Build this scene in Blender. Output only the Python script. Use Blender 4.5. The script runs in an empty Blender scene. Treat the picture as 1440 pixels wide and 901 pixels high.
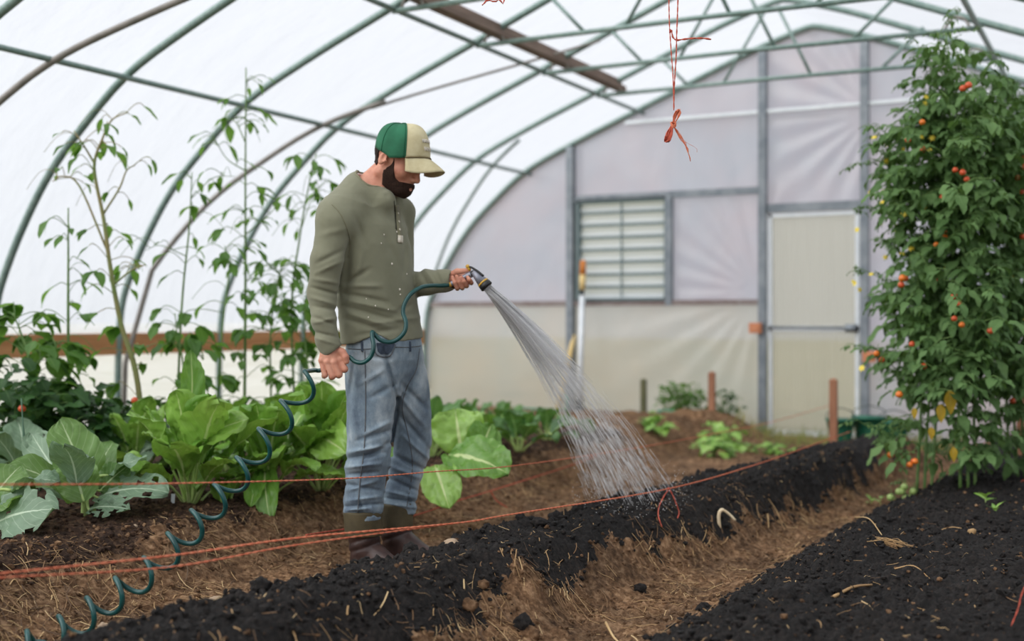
import bpy, bmesh, math, random
import numpy as np
from mathutils import Vector, Matrix
from mathutils.bvhtree import BVHTree
random.seed(7)
RNG = np.random.default_rng(11)
SC = bpy.context.scene; M = {}
COL = SC.collection
PI = math.pi
# ------------------------------------------------------------------ camera
F = 1700.0
YAW = math.radians(27.4)
CAM = np.array([0.0, 0.0, 1.0])
RV = np.array([math.cos(YAW), math.sin(YAW), 0.0])
DV = np.array([-math.sin(YAW), math.cos(YAW), 0.0])
UV_ = np.array([0.0, 0.0, 1.0])
cd = bpy.data.cameras.new('camera'); cam = bpy.data.objects.new('camera', cd); COL.objects.link(cam)
cam.location = CAM; cam.rotation_euler = (PI/2, 0, YAW)
cd.sensor_width = 36; cd.lens = F/1440*36; cd.clip_start = .05; cd.clip_end = 400
cd.dof.use_dof = True; cd.dof.focus_distance = 4.35; cd.dof.aperture_fstop = 1.35
SC.camera = cam

def ray(px, py):
    return DV + RV*((px-720)/F) + UV_*((450.5-py)/F)
def at(px, py, depth):
    return CAM + ray(px, py)*depth
def atX(px, py, X):
    d = ray(px, py); return CAM + d*(X/d[0])
def atY(px, py, Y):
    d = ray(px, py); return CAM + d*(Y/d[1])
def atZ(px, py, z):
    d = ray(px, py); return CAM + d*((z-1.0)/d[2])

# ------------------------------------------------------------------ colour / nodes
def s2l(c):
    c /= 255.0
    return c/12.92 if c <= .04045 else ((c+.055)/1.055)**2.4
def rgb(r, g, b): return (s2l(r), s2l(g), s2l(b), 1.0)

def new_mat(name):
    m = bpy.data.materials.new(name); m.use_nodes = True
    nt = m.node_tree; nt.nodes.clear()
    out = nt.nodes.new('ShaderNodeOutputMaterial')
    return m, nt, out
def node(nt, t, **kw):
    n = nt.nodes.new(t)
    for k, v in kw.items(): setattr(n, k, v)
    return n
def ramp(nt, stops, fac, interp='LINEAR'):
    r = node(nt, 'ShaderNodeValToRGB'); r.color_ramp.interpolation = interp
    e = r.color_ramp.elements
    while len(e) < len(stops): e.new(.5)
    for i, (p, c) in enumerate(stops): e[i].position = p; e[i].color = c
    nt.links.new(fac, r.inputs[0]); return r.outputs[0]
def noise(nt, scale, detail=4, rough=.55, coord='Object', stretch=None, dist=0):
    tc = node(nt, 'ShaderNodeTexCoord'); src = tc.outputs[coord]
    if stretch:
        mp = node(nt, 'ShaderNodeMapping'); mp.inputs['Scale'].default_value = stretch
        nt.links.new(src, mp.inputs[0]); src = mp.outputs[0]
    n = node(nt, 'ShaderNodeTexNoise'); n.inputs['Scale'].default_value = scale
    n.inputs['Detail'].default_value = detail; n.inputs['Roughness'].default_value = rough
    n.inputs['Distortion'].default_value = dist
    nt.links.new(src, n.inputs['Vector']); return n.outputs[0]
def mixc(nt, fac, a, b, blend='MIX'):
    m = node(nt, 'ShaderNodeMix', data_type='RGBA', blend_type=blend)
    for s, v in ((m.inputs[0], fac), (m.inputs[6], a), (m.inputs[7], b)):
        if hasattr(v, 'node'): nt.links.new(v, s)
        else: s.default_value = v
    return m.outputs[2]
def bump(nt, h, strength=.3, dist=.01):
    b = node(nt, 'ShaderNodeBump'); b.inputs['Strength'].default_value = strength
    b.inputs['Distance'].default_value = dist; nt.links.new(h, b.inputs['Height']); return b.outputs[0]
def pbsdf(nt, out, color, rough=.6, metal=0, normal=None, spec=.5, sheen=0):
    p = node(nt, 'ShaderNodeBsdfPrincipled')
    if hasattr(color, 'node'): nt.links.new(color, p.inputs['Base Color'])
    else: p.inputs['Base Color'].default_value = color
    p.inputs['Roughness'].default_value = rough; p.inputs['Metallic'].default_value = metal
    p.inputs['Specular IOR Level'].default_value = spec
    if sheen: p.inputs['Sheen Weight'].default_value = sheen
    if normal is not None: nt.links.new(normal, p.inputs['Normal'])
    if out is not None: nt.links.new(p.outputs[0], out.inputs[0])
    return p
def simple(name, c1, c2=None, scale=20, rough=.6, metal=0, bmp=0, bscale=None, spec=.5, stretch=None, detail=4, lo=.35, hi=.65):
    m, nt, out = new_mat(name)
    col = c1
    n = noise(nt, scale, detail, stretch=stretch)
    if c2 is not None: col = ramp(nt, [(lo, c1), (hi, c2)], n)
    nm = None
    if bmp: nm = bump(nt, noise(nt, bscale or scale*3, 5, stretch=stretch), bmp, .01)
    pbsdf(nt, out, col, rough, metal, nm, spec)
    return m

# ------------------------------------------------------------------ numpy noise
def _hash(ix, iy, iz, seed):
    h = (ix.astype(np.int64)*374761393 + iy.astype(np.int64)*668265263 + iz.astype(np.int64)*2147483647 + seed*974634541) & 0xFFFFFFFF
    h = ((h ^ (h >> 13))*1274126177) & 0xFFFFFFFF
    h = ((h ^ (h >> 16))*2246822519) & 0xFFFFFFFF
    return ((h ^ (h >> 15)) & 0xFFFFFF)/float(0xFFFFFF)
def vnoise(x, y, z=None, seed=0):
    if z is None:
        ix, iy = np.floor(x), np.floor(y); fx, fy = x-ix, y-iy
        fx = fx*fx*fx*(fx*(fx*6-15)+10); fy = fy*fy*fy*(fy*(fy*6-15)+10); z0 = np.zeros_like(ix)
        a = _hash(ix, iy, z0, seed); b = _hash(ix+1, iy, z0, seed); c = _hash(ix, iy+1, z0, seed); d = _hash(ix+1, iy+1, z0, seed)
        return (a*(1-fx)+b*fx)*(1-fy)+(c*(1-fx)+d*fx)*fy*1.0
    ix, iy, iz = np.floor(x), np.floor(y), np.floor(z); fx, fy, fz = x-ix, y-iy, z-iz
    fx = fx*fx*(3-2*fx); fy = fy*fy*(3-2*fy); fz = fz*fz*(3-2*fz)
    r = 0
    for dx in (0, 1):
        for dy in (0, 1):
            for dz in (0, 1):
                r = r + _hash(ix+dx, iy+dy, iz+dz, seed)*(fx if dx else 1-fx)*(fy if dy else 1-fy)*(fz if dz else 1-fz)
    return r
def fbm(x, y, z=None, oct=4, seed=0):
    r, a, t = 0, .5, 0
    for o in range(oct):
        s = 2.0**o
        r = r + a*(vnoise(x*s+o*17.3, y*s-o*9.1, None if z is None else z*s+o*4.7, seed+o)-.5); t += a; a *= .5
    return r/t
def sstep(a, b, x):
    t = np.clip((x-a)/(b-a), 0, 1); return t*t*(3-2*t)

# ------------------------------------------------------------------ mesh builder
class MB:
    def __init__(s): s.v, s.f, s.uv, s.mi, s.cur = [], [], [], [], 0
    def add(s, vs, fs, uvs=None):
        b = len(s.v); s.v.extend([tuple(float(c) for c in p) for p in vs])
        s.uv.extend([tuple(u) for u in uvs] if uvs is not None else [(0., 0.)]*len(vs))
        for f in fs: s.f.append(tuple(b+i for i in f)); s.mi.append(s.cur)
    def box(s, c, size, rot=None, ax=None):
        c = np.array(c, float); h = np.array(size, float)/2
        A = np.eye(3) if ax is None else np.array(ax, float)
        if rot is not None: A = np.array(rot.to_matrix() if hasattr(rot, 'to_matrix') else rot).T
        vs = [c + A[0]*h[0]*i + A[1]*h[1]*j + A[2]*h[2]*k for i in (-1, 1) for j in (-1, 1) for k in (-1, 1)]
        s.add(vs, [(0, 1, 3, 2), (4, 6, 7, 5), (0, 4, 5, 1), (2, 3, 7, 6), (0, 2, 6, 4), (1, 5, 7, 3)])
    def tube(s, pts, r, seg=8, caps=True, squash=None):
        P = np.array(pts, float); n = len(P)
        R = np.full(n, r, float) if np.isscalar(r) else np.array(r, float)
        T = np.gradient(P, axis=0); T /= np.linalg.norm(T, axis=1)[:, None]+1e-12
        up = np.array([0, 0, 1.]) if abs(T[0][2]) < .9 else np.array([1., 0, 0])
        N = np.cross(T[0], up); N /= np.linalg.norm(N)
        vs, uvs = [], []
        for i in range(n):
            N = N - T[i]*np.dot(N, T[i]); N /= np.linalg.norm(N)+1e-12
            B = np.cross(T[i], N)
            for k in range(seg):
                a = 2*PI*k/seg
                vs.append(P[i]+R[i]*(math.cos(a)*N+math.sin(a)*B*(squash or 1))); uvs.append((k/seg, i/max(1, n-1)))
        fs = [(i*seg+k, i*seg+(k+1) % seg, (i+1)*seg+(k+1) % seg, (i+1)*seg+k) for i in range(n-1) for k in range(seg)]
        if caps: fs += [tuple(range(seg-1, -1, -1)), tuple(range((n-1)*seg, n*seg))]
        s.add(vs, fs, uvs)
    def lathe(s, base, axis, prof, seg=20):
        """prof: list of (distance along axis, radius)"""
        base = np.array(base, float); a = np.array(axis, float); a /= np.linalg.norm(a)
        s.tube([base+a*(d+1e-6*i) for i, (d, _) in enumerate(prof)], [r for _, r in prof], seg)
    def blob(s, c, r, sub=1, jit=0., scale=(1, 1, 1), rng=random):
        vs, fs = ICO[sub]; c = np.array(c, float)
        q = np.array(vs)*np.array(scale)
        ang = rng.random()*6.28; ca, sa = math.cos(ang), math.sin(ang)
        q = q @ np.array([[ca, sa, 0], [-sa, ca, 0], [0, 0, 1]])
        m = np.array([1+jit*(rng.random()*2-1) for _ in vs])[:, None]
        s.add(c+q*r*m, fs)
    def build(s, name, mats, parent=None, smooth=True, origin=None, link=True):
        me = bpy.data.meshes.new(name)
        V = np.array(s.v, float).reshape(-1, 3)
        o = np.array(origin, float) if origin is not None else (worldpos(parent) if parent is not None else np.zeros(3))
        V = V - o
        me.from_pydata(V.tolist(), [], s.f)
        mats = mats if isinstance(mats, (list, tuple)) else [mats]
        for m in mats: me.materials.append(m)
        if any(s.mi): me.polygons.foreach_set('material_index', s.mi)
        if any(u != (0., 0.) for u in s.uv):
            ul = me.uv_layers.new(name='UVMap')
            li = np.empty(len(me.loops), int); me.loops.foreach_get('vertex_index', li)
            ul.data.foreach_set('uv', np.array(s.uv)[li].ravel())
        if smooth: me.polygons.foreach_set('use_smooth', [True]*len(me.polygons))
        me.update()
        ob = bpy.data.objects.new(name, me)
        if link: COL.objects.link(ob)
        if parent is not None:
            ob.parent = parent
            if origin is not None: ob.location = Vector(o - worldpos(parent))
        elif origin is not None: ob.location = Vector(o)
        return ob
def worldpos(o):
    p = np.zeros(3)
    while o is not None: p = p+np.array(o.location); o = o.parent
    return p
def _ico():
    out = {}
    for sub in (1, 2, 3):
        bm = bmesh.new(); bmesh.ops.create_icosphere(bm, subdivisions=sub, radius=1)
        bm.verts.ensure_lookup_table()
        out[sub] = ([tuple(v.co) for v in bm.verts], [tuple(v.index for v in f.verts) for f in bm.faces]); bm.free()
    return out
ICO = _ico()
def tag(o, label=None, cat=None, group=None, kind=None):
    for k, v in (('label', label), ('category', cat), ('group', group), ('kind', kind)):
        if v: o[k] = v
    return o
def empty(name, loc, label=None, cat=None, group=None, kind=None):
    o = bpy.data.objects.new(name, None); o.location = Vector(np.array(loc, float)); o.empty_display_size = .05
    COL.objects.link(o); return tag(o, label, cat, group, kind)
def spline(pts, n=8):
    """Catmull-Rom through points"""
    P = np.array(pts, float); Q = np.vstack([2*P[0]-P[1], P, 2*P[-1]-P[-2]]); out = []
    for i in range(1, len(Q)-2):
        p0, p1, p2, p3 = Q[i-1], Q[i], Q[i+1], Q[i+2]
        for k in range(n):
            t = k/n
            out.append(.5*((2*p1)+(-p0+p2)*t+(2*p0-5*p1+4*p2-p3)*t*t+(-p0+3*p1-3*p2+p3)*t**3))
    out.append(Q[-2]); return np.array(out)

# ------------------------------------------------------------------ world, render look
w = bpy.data.worlds.new('overcast_sky'); SC.world = w; w.use_nodes = True
nt = w.node_tree; bg = nt.nodes['Background']
tc = node(nt, 'ShaderNodeTexCoord'); sx = node(nt, 'ShaderNodeSeparateXYZ'); nt.links.new(tc.outputs['Generated'], sx.inputs[0])
mr = node(nt, 'ShaderNodeMapRange'); mr.inputs[1].default_value = -.1; mr.inputs[2].default_value = 1.0
nt.links.new(sx.outputs[2], mr.inputs[0])
nt.links.new(ramp(nt, [(0, (.80, .83, .88, 1)), (.4, (.93, .95, 1, 1)), (1, (1.0, 1.0, 1.0, 1))], mr.outputs[0]), bg.inputs[0])
bg.inputs[1].default_value = .76
SC.view_settings.view_transform = 'Standard'; SC.view_settings.look = 'None'
SC.view_settings.gamma = 1; SC.view_settings.use_curve_mapping = False
SC.view_settings.exposure = .40
sl = bpy.data.lights.new('fill_sun', 'SUN'); so = bpy.data.objects.new('fill_sun', sl); COL.objects.link(so); sl.energy = 2.6; sl.angle = math.radians(70); sl.color = (1, .98, .95)  # soft sun added to brighten the sleeve and other left-facing sides; no visible source
so.rotation_euler = Vector((.46, .62, -.62)).to_track_quat('-Z', 'Y').to_euler()
SC.cycles.use_denoising = True
SC.cycles.max_bounces = 10; SC.cycles.diffuse_bounces = 5; SC.cycles.transmission_bounces = 6; SC.cycles.transparent_max_bounces = 24
SC.cycles.sample_clamp_indirect = 6
# ================================================================== STRUCTURE: the tunnel
YE = 10.43; XC = -2.48; XL = -6.33; XR = 2*XC-XL; ZR = 3.51
PROF = [(-6.36, 0.0), (-6.36, .6), (-6.33, 1.07), (-6.22, 1.35), (-6.04, 1.65), (-5.85, 1.9), (-5.62, 2.12), (-5.24, 2.42), (-4.76, 2.65), (-4.04, 2.94), (-3.4, 3.2), (-2.97, 3.37), (-2.6, 3.49), (-2.48, 3.515)]
PROF_R = [(2*XC-x, z) for x, z in reversed(PROF[:-1])]
ARCH = spline(PROF, 4)
ARCH = np.vstack([ARCH, np.array([(2*XC-x, z) for x, z in ARCH[::-1][1:]])])
def arch_z(x):
    xx = x if x < XC else 2*XC-x
    a = ARCH[:len(ARCH)//2+1]; return float(np.interp(xx, a[8:, 0], a[8:, 1]))

def film_mat(name, trans, tint, dcol, folds=0.3, fscale=3, streaks=None, dcol2=None, gloss=.08):
    m, nt, out = new_mat(name)
    tr = node(nt, 'ShaderNodeBsdfTransparent'); tr.inputs[0].default_value = tint
    tl = node(nt, 'ShaderNodeBsdfTranslucent'); df = node(nt, 'ShaderNodeBsdfDiffuse'); gl = node(nt, 'ShaderNodeBsdfGlossy')
    gl.inputs['Roughness'].default_value = .35
    col = dcol
    if dcol2 is not None: col = ramp(nt, [(.38, dcol), (.66, dcol2)], noise(nt, 1.1, 3))
    for s in (tl, df):
        if hasattr(col, 'node'): nt.links.new(col, s.inputs[0])
        else: s.inputs[0].default_value = col
    nm = bump(nt, noise(nt, fscale, 5, stretch=streaks), folds, .06)
    for s in (tl, df, gl): nt.links.new(nm, s.inputs['Normal'])
    a = node(nt, 'ShaderNodeMixShader'); a.inputs[0].default_value = .25; nt.links.new(tl.outputs[0], a.inputs[1]); nt.links.new(df.outputs[0], a.inputs[2])
    g = node(nt, 'ShaderNodeMixShader'); g.inputs[0].default_value = gloss; nt.links.new(a.outputs[0], g.inputs[1]); nt.links.new(gl.outputs[0], g.inputs[2])
    b = node(nt, 'ShaderNodeMixShader'); b.inputs[0].default_value = trans; nt.links.new(g.outputs[0], b.inputs[1]); nt.links.new(tr.outputs[0], b.inputs[2])
    nt.links.new(b.outputs[0], out.inputs[0]); return m

M['roof_film'] = film_mat('roof_film', .70, (.97, .985, 1, 1), (.80, .82, .86, 1), .9, 2.6, (1, 2, 1), None, .05)
M['side_film'] = film_mat('side_film', .2, (.95, .97, 1, 1), (.93, .94, .96, 1), .4, 2.5, (.4, .4, 4))
M['end_film'] = film_mat('end_film', .16, (.93, .93, .98, 1), rgb(182, 185, 202), .55, 1.6, (1, 1, .5), rgb(196, 184, 197), .10); M['low_film'] = film_mat('low_end_film', .16, (.93, .95, .93, 1), rgb(194, 194, 190), .55, 1.6, (1, 1, .5), rgb(206, 196, 186), .10)  # dimming and blurred tints from growth outside are painted into these film colours
M['door_film'] = film_mat('door_film', .2, (.95, .95, .9, 1), rgb(196, 192, 180), .4, 40, (1, 1, .02))
M['green_steel'] = simple('grey_green_steel', rgb(112, 136, 130), rgb(136, 156, 150), 30, .42, .15, .05)
M['brace_steel'] = simple('brown_grey_conduit', rgb(122, 118, 112), rgb(146, 140, 134), 12, .5, .1)
M['post'] = simple('galvanised_grey_post', rgb(112, 120, 128), rgb(140, 146, 152), 8, .45, .3)
M['rail_brown'] = simple('weathered_rail', rgb(120, 104, 100), rgb(142, 132, 130), 10, .7)
M['wood_orange'] = simple('orange_lumber', rgb(178, 122, 74), rgb(204, 150, 100), 3, .7, 0, .15, 20, stretch=(6, .5, 6))
M['wood_grey'] = simple('weathered_plank', rgb(112, 94, 84), rgb(140, 120, 108), 4, .8, 0, .2, 20, stretch=(6, .6, 6))
M['white_alu'] = simple('white_aluminium', rgb(226, 230, 234), rgb(214, 220, 226), 12, .35, .1)
M['seal'] = simple('grey_green_seal', rgb(98, 116, 118), rgb(112, 128, 130), 20, .5)

m, nt, out = new_mat('translucent_louver'); a_ = pbsdf(nt, None, rgb(232, 236, 240), .4); b_ = node(nt, 'ShaderNodeBsdfTranslucent'); b_.inputs[0].default_value = rgb(238, 242, 246)
x_ = node(nt, 'ShaderNodeMixShader'); x_.inputs[0].default_value = .7; nt.links.new(a_.outputs[0], x_.inputs[1]); nt.links.new(b_.outputs[0], x_.inputs[2]); nt.links.new(x_.outputs[0], out.inputs[0]); M['louver'] = m
# film skins
def skin(name, prof, y0, y1, mat, off=.035, ny=44, wob=.012):
    mb = MB(); P = np.array(prof); ys = np.linspace(y0, y1, ny)
    T = np.gradient(P, axis=0); N = np.stack([-T[:, 1], T[:, 0]], 1); N /= np.linalg.norm(N, axis=1)[:, None]
    N = np.where((N[:, 1:2] < 0), -N, N)
    vs = []
    for y in ys:
        o = off + wob*(fbm(np.arange(len(P))*.35, np.full(len(P), y*.9), seed=5))
        q = P + N*o[:, None]
        vs += [(a, y, b) for a, b in q]
    n = len(P)
    mb.add(vs, [(j*n+i, j*n+i+1, (j+1)*n+i+1, (j+1)*n+i) for j in range(ny-1) for i in range(n-1)])
    return mb.build(name, mat)
iL = int(np.argmax(ARCH[:, 1] > .88)); iR = len(ARCH)-iL
roof = tag(skin('ceiling', ARCH[iL-1:iR+1], -3.0, YE+.04, M['roof_film']), kind='structure')
def side(name, x, sgn):
    mb = MB(); ys = np.linspace(-3, YE, 80); zs = np.linspace(0, .98, 8); vs = []
    for y in ys:
        for z in zs: vs.append((x + sgn*.012*math.sin(z*30+math.sin(y*1.3)*2)*.6, y, z))
    n = len(zs); mb.add(vs, [(j*n+i, j*n+i+1, (j+1)*n+i+1, (j+1)*n+i) for j in range(len(ys)-1) for i in range(n-1)])
    return tag(mb.build(name, M['side_film']), kind='structure')
side('wall_left', XL-.075, 1); side('wall_right', XR+.075, -1)
for nm, x in (('trim_1', XL-.04), ('trim_2', XR+.04)):
    mb = MB(); mb.box((x, 3.7, .835), (.04, 13.4, .15)); tag(mb.build(nm, M['wood_orange'], smooth=False), kind='structure')

# hoops: pipe arch > tie bar, struts, legs
hoop_words = {10.36: ('grey green steel end hoop framing the milky end wall', 1), 9.40: ('steel hoop second from the end wall, its tie bar lowest in view', 1),
  8.355: ('steel hoop third from the end wall with tie bar above the shutter', 1), 7.31: ('steel hoop fourth from the end wall, passing behind the green cap', 1),
  6.26: ('steel hoop with its foot behind the tall bean plants', 1), 5.215: ('thick steel hoop curving down at the photo left edge', 1),
  4.17: ('nearest steel hoop, only a corner of it showing at top left', 1)}
for y, (lab, tie) in hoop_words.items():
    h = empty('greenhouse_hoop', (XC, y, 0), lab, 'hoop', 'curved steel hoops of the tunnel')
    mb = MB(); mb.tube([(x, y, z) for x, z in ARCH], .024, 10); mb.build('arch_pipe', M['green_steel'], h)
    if y < 10:
        zt = 2.9; xl = -3.93; xr = 2*XC-xl
        mb = MB(); mb.tube([(xl-.12, y-.03, zt-.01), (XC, y-.03, zt), (xr+.12, y-.03, zt-.01)], .017, 8); mb.build('tie_bar', M['green_steel'], h)
        for (xa, za, xb, zb) in ((-2.95, zt, -2.62, 3.44), (-2.25, zt, -2.52, 3.47), (-1.72, zt, -1.42, 3.18), (-3.24, zt, -3.5, 3.17)):
            mb = MB(); mb.tube([(xa, y-.03, za), (xb, y-.01, zb)], .013, 8); mb.build('strut', M['green_steel'], h)
        for s in (-1, 1):
            x0 = XC+s*(XC-xl)*1.0
            mb = MB(); mb.tube(spline([(x0+s*.06, y-.03, zt-.0), (x0+s*.02, y-.035, zt+.06), (x0-s*.05, y-.035, zt+.07), (x0-s*.1, y-.03, zt)], 4), .009, 6); mb.build('clamp', M['brace_steel'], h)
# purlins along the house
for (x, z, r, lab) in ((-5.20, 2.405, .017, 'long steel purlin along the left roof curve at head height'), (-4.04, 2.90, .017, 'long steel purlin higher on the left roof slope'),
                  (-.92, 2.90, .019, 'steel purlin on the right roof slope above the tomato vines')):
    mb = MB(); mb.tube([(x, -3, z), (x, 3, z), (x, YE, z)], r, 10); tag(mb.build('roof_purlin', M['green_steel'], origin=(x, YE, z)), lab, 'purlin', 'purlins running the length of the tunnel')
# diagonal wind braces following the roof curve
for (x0, y0, x1, y1, mt, r, lab) in ((-6.33, 6.3, -4.85, 7.31, 'brace_steel', .018, 'diagonal steel wind brace crossing the left wall near the beans'), (-6.25, 10.2, -4.85, 9.42, 'green_steel', .015, 'diagonal wind brace running up from the end wall corner'),
                         (-5.85, 4.4, -4.4, 4.95, 'brace_steel', .020, 'dark diagonal wind brace high at the near left of roof'),
                         (-4.95, 7.28, -3.6, 8.3, 'brace_steel', .010, 'thin brown conduit running under the roof film above the man')):
    mb = MB(); pts = []
    for t in np.linspace(0, 1, 24):
        x = x0+(x1-x0)*t; pts.append((x+.035, y0+(y1-y0)*t, arch_z(x)-.035 if x > -6.3 else .6+.6*t))
    if x0 < -6.3: pts = [(x0+.02, y0-.05, .0), (x0+.02, y0-.02, .7)] + pts[2:]
    mb.tube(pts, r, 8); mb.build('wind_brace', M[mt], origin=pts[0]); tag(bpy.context.scene.objects[-1] if False else COL.objects[-1], lab, 'brace')
# weathered plank lying on the tie bars
mb = MB(); a, b = np.array([-3.86, 9.50, 2.955]), np.array([-3.90, 4.6, 2.955])
mb.box((a+b)/2, (.085, np.linalg.norm(a-b), .04)); mb.box((a+b)/2+np.array([.0, .02, .045]), (.03, np.linalg.norm(a-b)*.98, .05))
tag(mb.build('roof_plank', M['wood_grey'], smooth=False, origin=a), 'long weathered brown plank lying across the roof tie bars', 'plank')

# ---- end wall
XP = [-4.75, -2.91, -2.04]; WX0, WX1, WZ0, WZ1 = -4.68, -3.80, 1.19, 2.11; DZ = 1.93; ZRAIL = 1.17
endw = empty('wall_end', (XC, YE, 0), kind='structure')
def fold_y(x, z):
    # slack pleats pulled towards the door post corners
    dx, dz = x-(-2.95), z-1.25; a = math.atan2(dz, -dx); r = math.hypot(dx, dz)
    y = .010*math.sin(a*24)*math.exp(-r*.9)*min(1, r*2)
    if x > -2.9: 
        dx, dz = x-(-1.98), z-2.75; a = math.atan2(dz, -dx); r = math.hypot(dx, dz); y += .014*math.sin(a*20)*math.exp(-r*.6)*min(1, r*2)
    y += .006*float(fbm(np.array([x*1.7]), np.array([z*1.2]), seed=3)[0])
    return y
def film_panel(name, x0, x1, zlo, zhi, mat, nx=30, nz=30, yy=YE):
    mb = MB(); vs = []
    for i in range(nx+1):
        x = x0+(x1-x0)*i/nx
        top = arch_z(x)+.02 if zhi is None else min(zhi, arch_z(x)+.02)
        for j in range(nz+1):
            z = zlo+(top-zlo)*j/nz; vs.append((x, yy+fold_y(x, z), z))
    n = nz+1; mb.add(vs, [(i*n+j, (i+1)*n+j, (i+1)*n+j+1, i*n+j+1) for i in range(nx) for j in range(nz)])
    return mb.build(name, mat, endw)
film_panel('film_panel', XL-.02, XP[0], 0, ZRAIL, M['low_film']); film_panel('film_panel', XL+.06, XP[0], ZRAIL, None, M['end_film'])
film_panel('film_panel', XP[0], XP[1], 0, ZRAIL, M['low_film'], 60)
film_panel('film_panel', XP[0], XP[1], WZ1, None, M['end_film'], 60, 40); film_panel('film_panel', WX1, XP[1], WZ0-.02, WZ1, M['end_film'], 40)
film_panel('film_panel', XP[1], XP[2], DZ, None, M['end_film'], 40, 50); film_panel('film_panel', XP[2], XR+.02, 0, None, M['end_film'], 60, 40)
# white batten edge of the roof film along the arch
mb = MB(); mb.tube([(x, YE-.02, z) for x, z in ARCH[2:-2]], .03, 8); mb.build('edge_batten', M['white_alu'], endw)
for (x, wd) in ((XP[0], .066), (XP[1], .066), (XP[2], .066)):
    mb = MB(); mb.box((x, YE-.06, (arch_z(x)-.02)/2), (wd, .085, arch_z(x)-.02)); mb.build('post', M['post'], endw, smooth=False)
mb = MB(); mb.box((WX1+.025, YE-.05, (WZ0+WZ1)/2), (.06, .06, WZ1-WZ0+.1)); mb.build('post', M['post'], endw, smooth=False)
for (x0, x1, z, h, m) in ((XL, XP[1], ZRAIL-.01, .05, 'rail_brown'), (XP[0], XP[1], WZ1+.03, .06, 'post'), (XP[1], XP[2], DZ+.045, .075, 'post'), (XP[2], XR, ZRAIL, .06, 'post'), (-4.2, XC+(XC+4.2), 2.82, .03, 'white_alu')):
    mb = MB(); mb.box(((x0+x1)/2, YE-.05, z), (x1-x0, .05, h)); mb.build('rail', M[m], endw, smooth=False)
# louvred vent
win = empty('window_1', ((WX0+WX1)/2, YE, WZ0), kind='structure')
mb = MB(); t = .035
for (c, s) in ((((WX0+WX1)/2, YE-.03, WZ0), (WX1-WX0, .09, t)), (((WX0+WX1)/2, YE-.03, WZ1), (WX1-WX0, .09, t)), ((WX0, YE-.03, (WZ0+WZ1)/2), (t, .09, WZ1-WZ0)), ((WX1, YE-.03, (WZ0+WZ1)/2), (t, .09, WZ1-WZ0))): mb.box(c, s)
mb.build('window_frame', M['seal'], win, smooth=False)
mb = MB(); n = 8; dz = (WZ1-WZ0)/n
for k in range(n):
    z = WZ0+dz*(k+.5)
    vs = [(WX0, YE-.015, z-dz*.52), (WX1, YE-.015, z-dz*.52), (WX1, YE-.03, z-dz*.1), (WX0, YE-.03, z-dz*.1), (WX1, YE+.02, z+dz*.5), (WX0, YE+.02, z+dz*.5)]
    mb.add(vs, [(0, 1, 2, 3), (3, 2, 4, 5)])
mb.build('louver_slats', M['louver'], win, smooth=False)
mb = MB()
for k in range(1, n):
    mb.box(((WX0+WX1)/2, YE-.035, WZ0+dz*k+.008), (WX1-WX0-.04, .02, .026))
mb.box(((WX0+WX1)/2, YE-.05, (WZ0+WZ1)/2), (.014, .015, WZ1-WZ0-.05)); mb.build('louver_bars', M['seal'], win, smooth=False)
# door
dr = empty('door_1', ((XP[1]+XP[2])/2, YE, 0), kind='structure')
x0, x1 = XP[1]+.05, XP[2]-.05
mb = MB(); nx = 60
for (za, zb) in ((.03, .92), (.95, DZ)):
    vs = []
    for i in range(nx+1): 
        x = x0+(x1-x0)*i/nx; vs += [(x, YE-.03+.003*(i % 2), za), (x, YE-.03+.003*(i % 2), zb)]
    mb.add(vs, [(2*i, 2*i+2, 2*i+3, 2*i+1) for i in range(nx)])
mb.build('door_panel', M['door_film'], dr, smooth=False)
mb = MB()
for (c, s) in (((x0+.015, YE-.045, DZ/2), (.03, .035, DZ)), ((x1-.015, YE-.045, DZ/2), (.03, .035, DZ)), (((x0+x1)/2, YE-.045, DZ-.02), (x1-x0, .035, .03)), (((x0+x1)/2, YE-.045, .93), (x1-x0, .035, .045)), (((x0+x1)/2, YE-.045, .03), (x1-x0, .035, .04))): mb.box(c, s)
mb.build('door_frame', M['white_alu'], dr, smooth=False)
mb = MB(); mb.tube([(x0+.03, YE-.09, .945), (x1-.02, YE-.09, .94)], .010, 8); mb.build('door_bar', M['post'], dr)
mb = MB(); mb.box((x1-.06, YE-.09, .935), (.09, .04, .07)); mb.tube([(x1-.1, YE-.1, .93), (x1-.1, YE-.14, .93), (x1-.02, YE-.14, .93)], .009, 8); mb.build('door_handle', M['post'], dr)
# outside: lawn; the trees' dimming is painted into the end film colours instead
lawn_m = simple('outside_grass', rgb(140, 142, 104), rgb(178, 168, 132), 1.2, .9, 0, .3, 30)
mb = MB(); mb.box((XC, 12, -.11), (90, 110, .1)); tag(mb.build('lawn', lawn_m, smooth=False), kind='structure')
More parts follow.
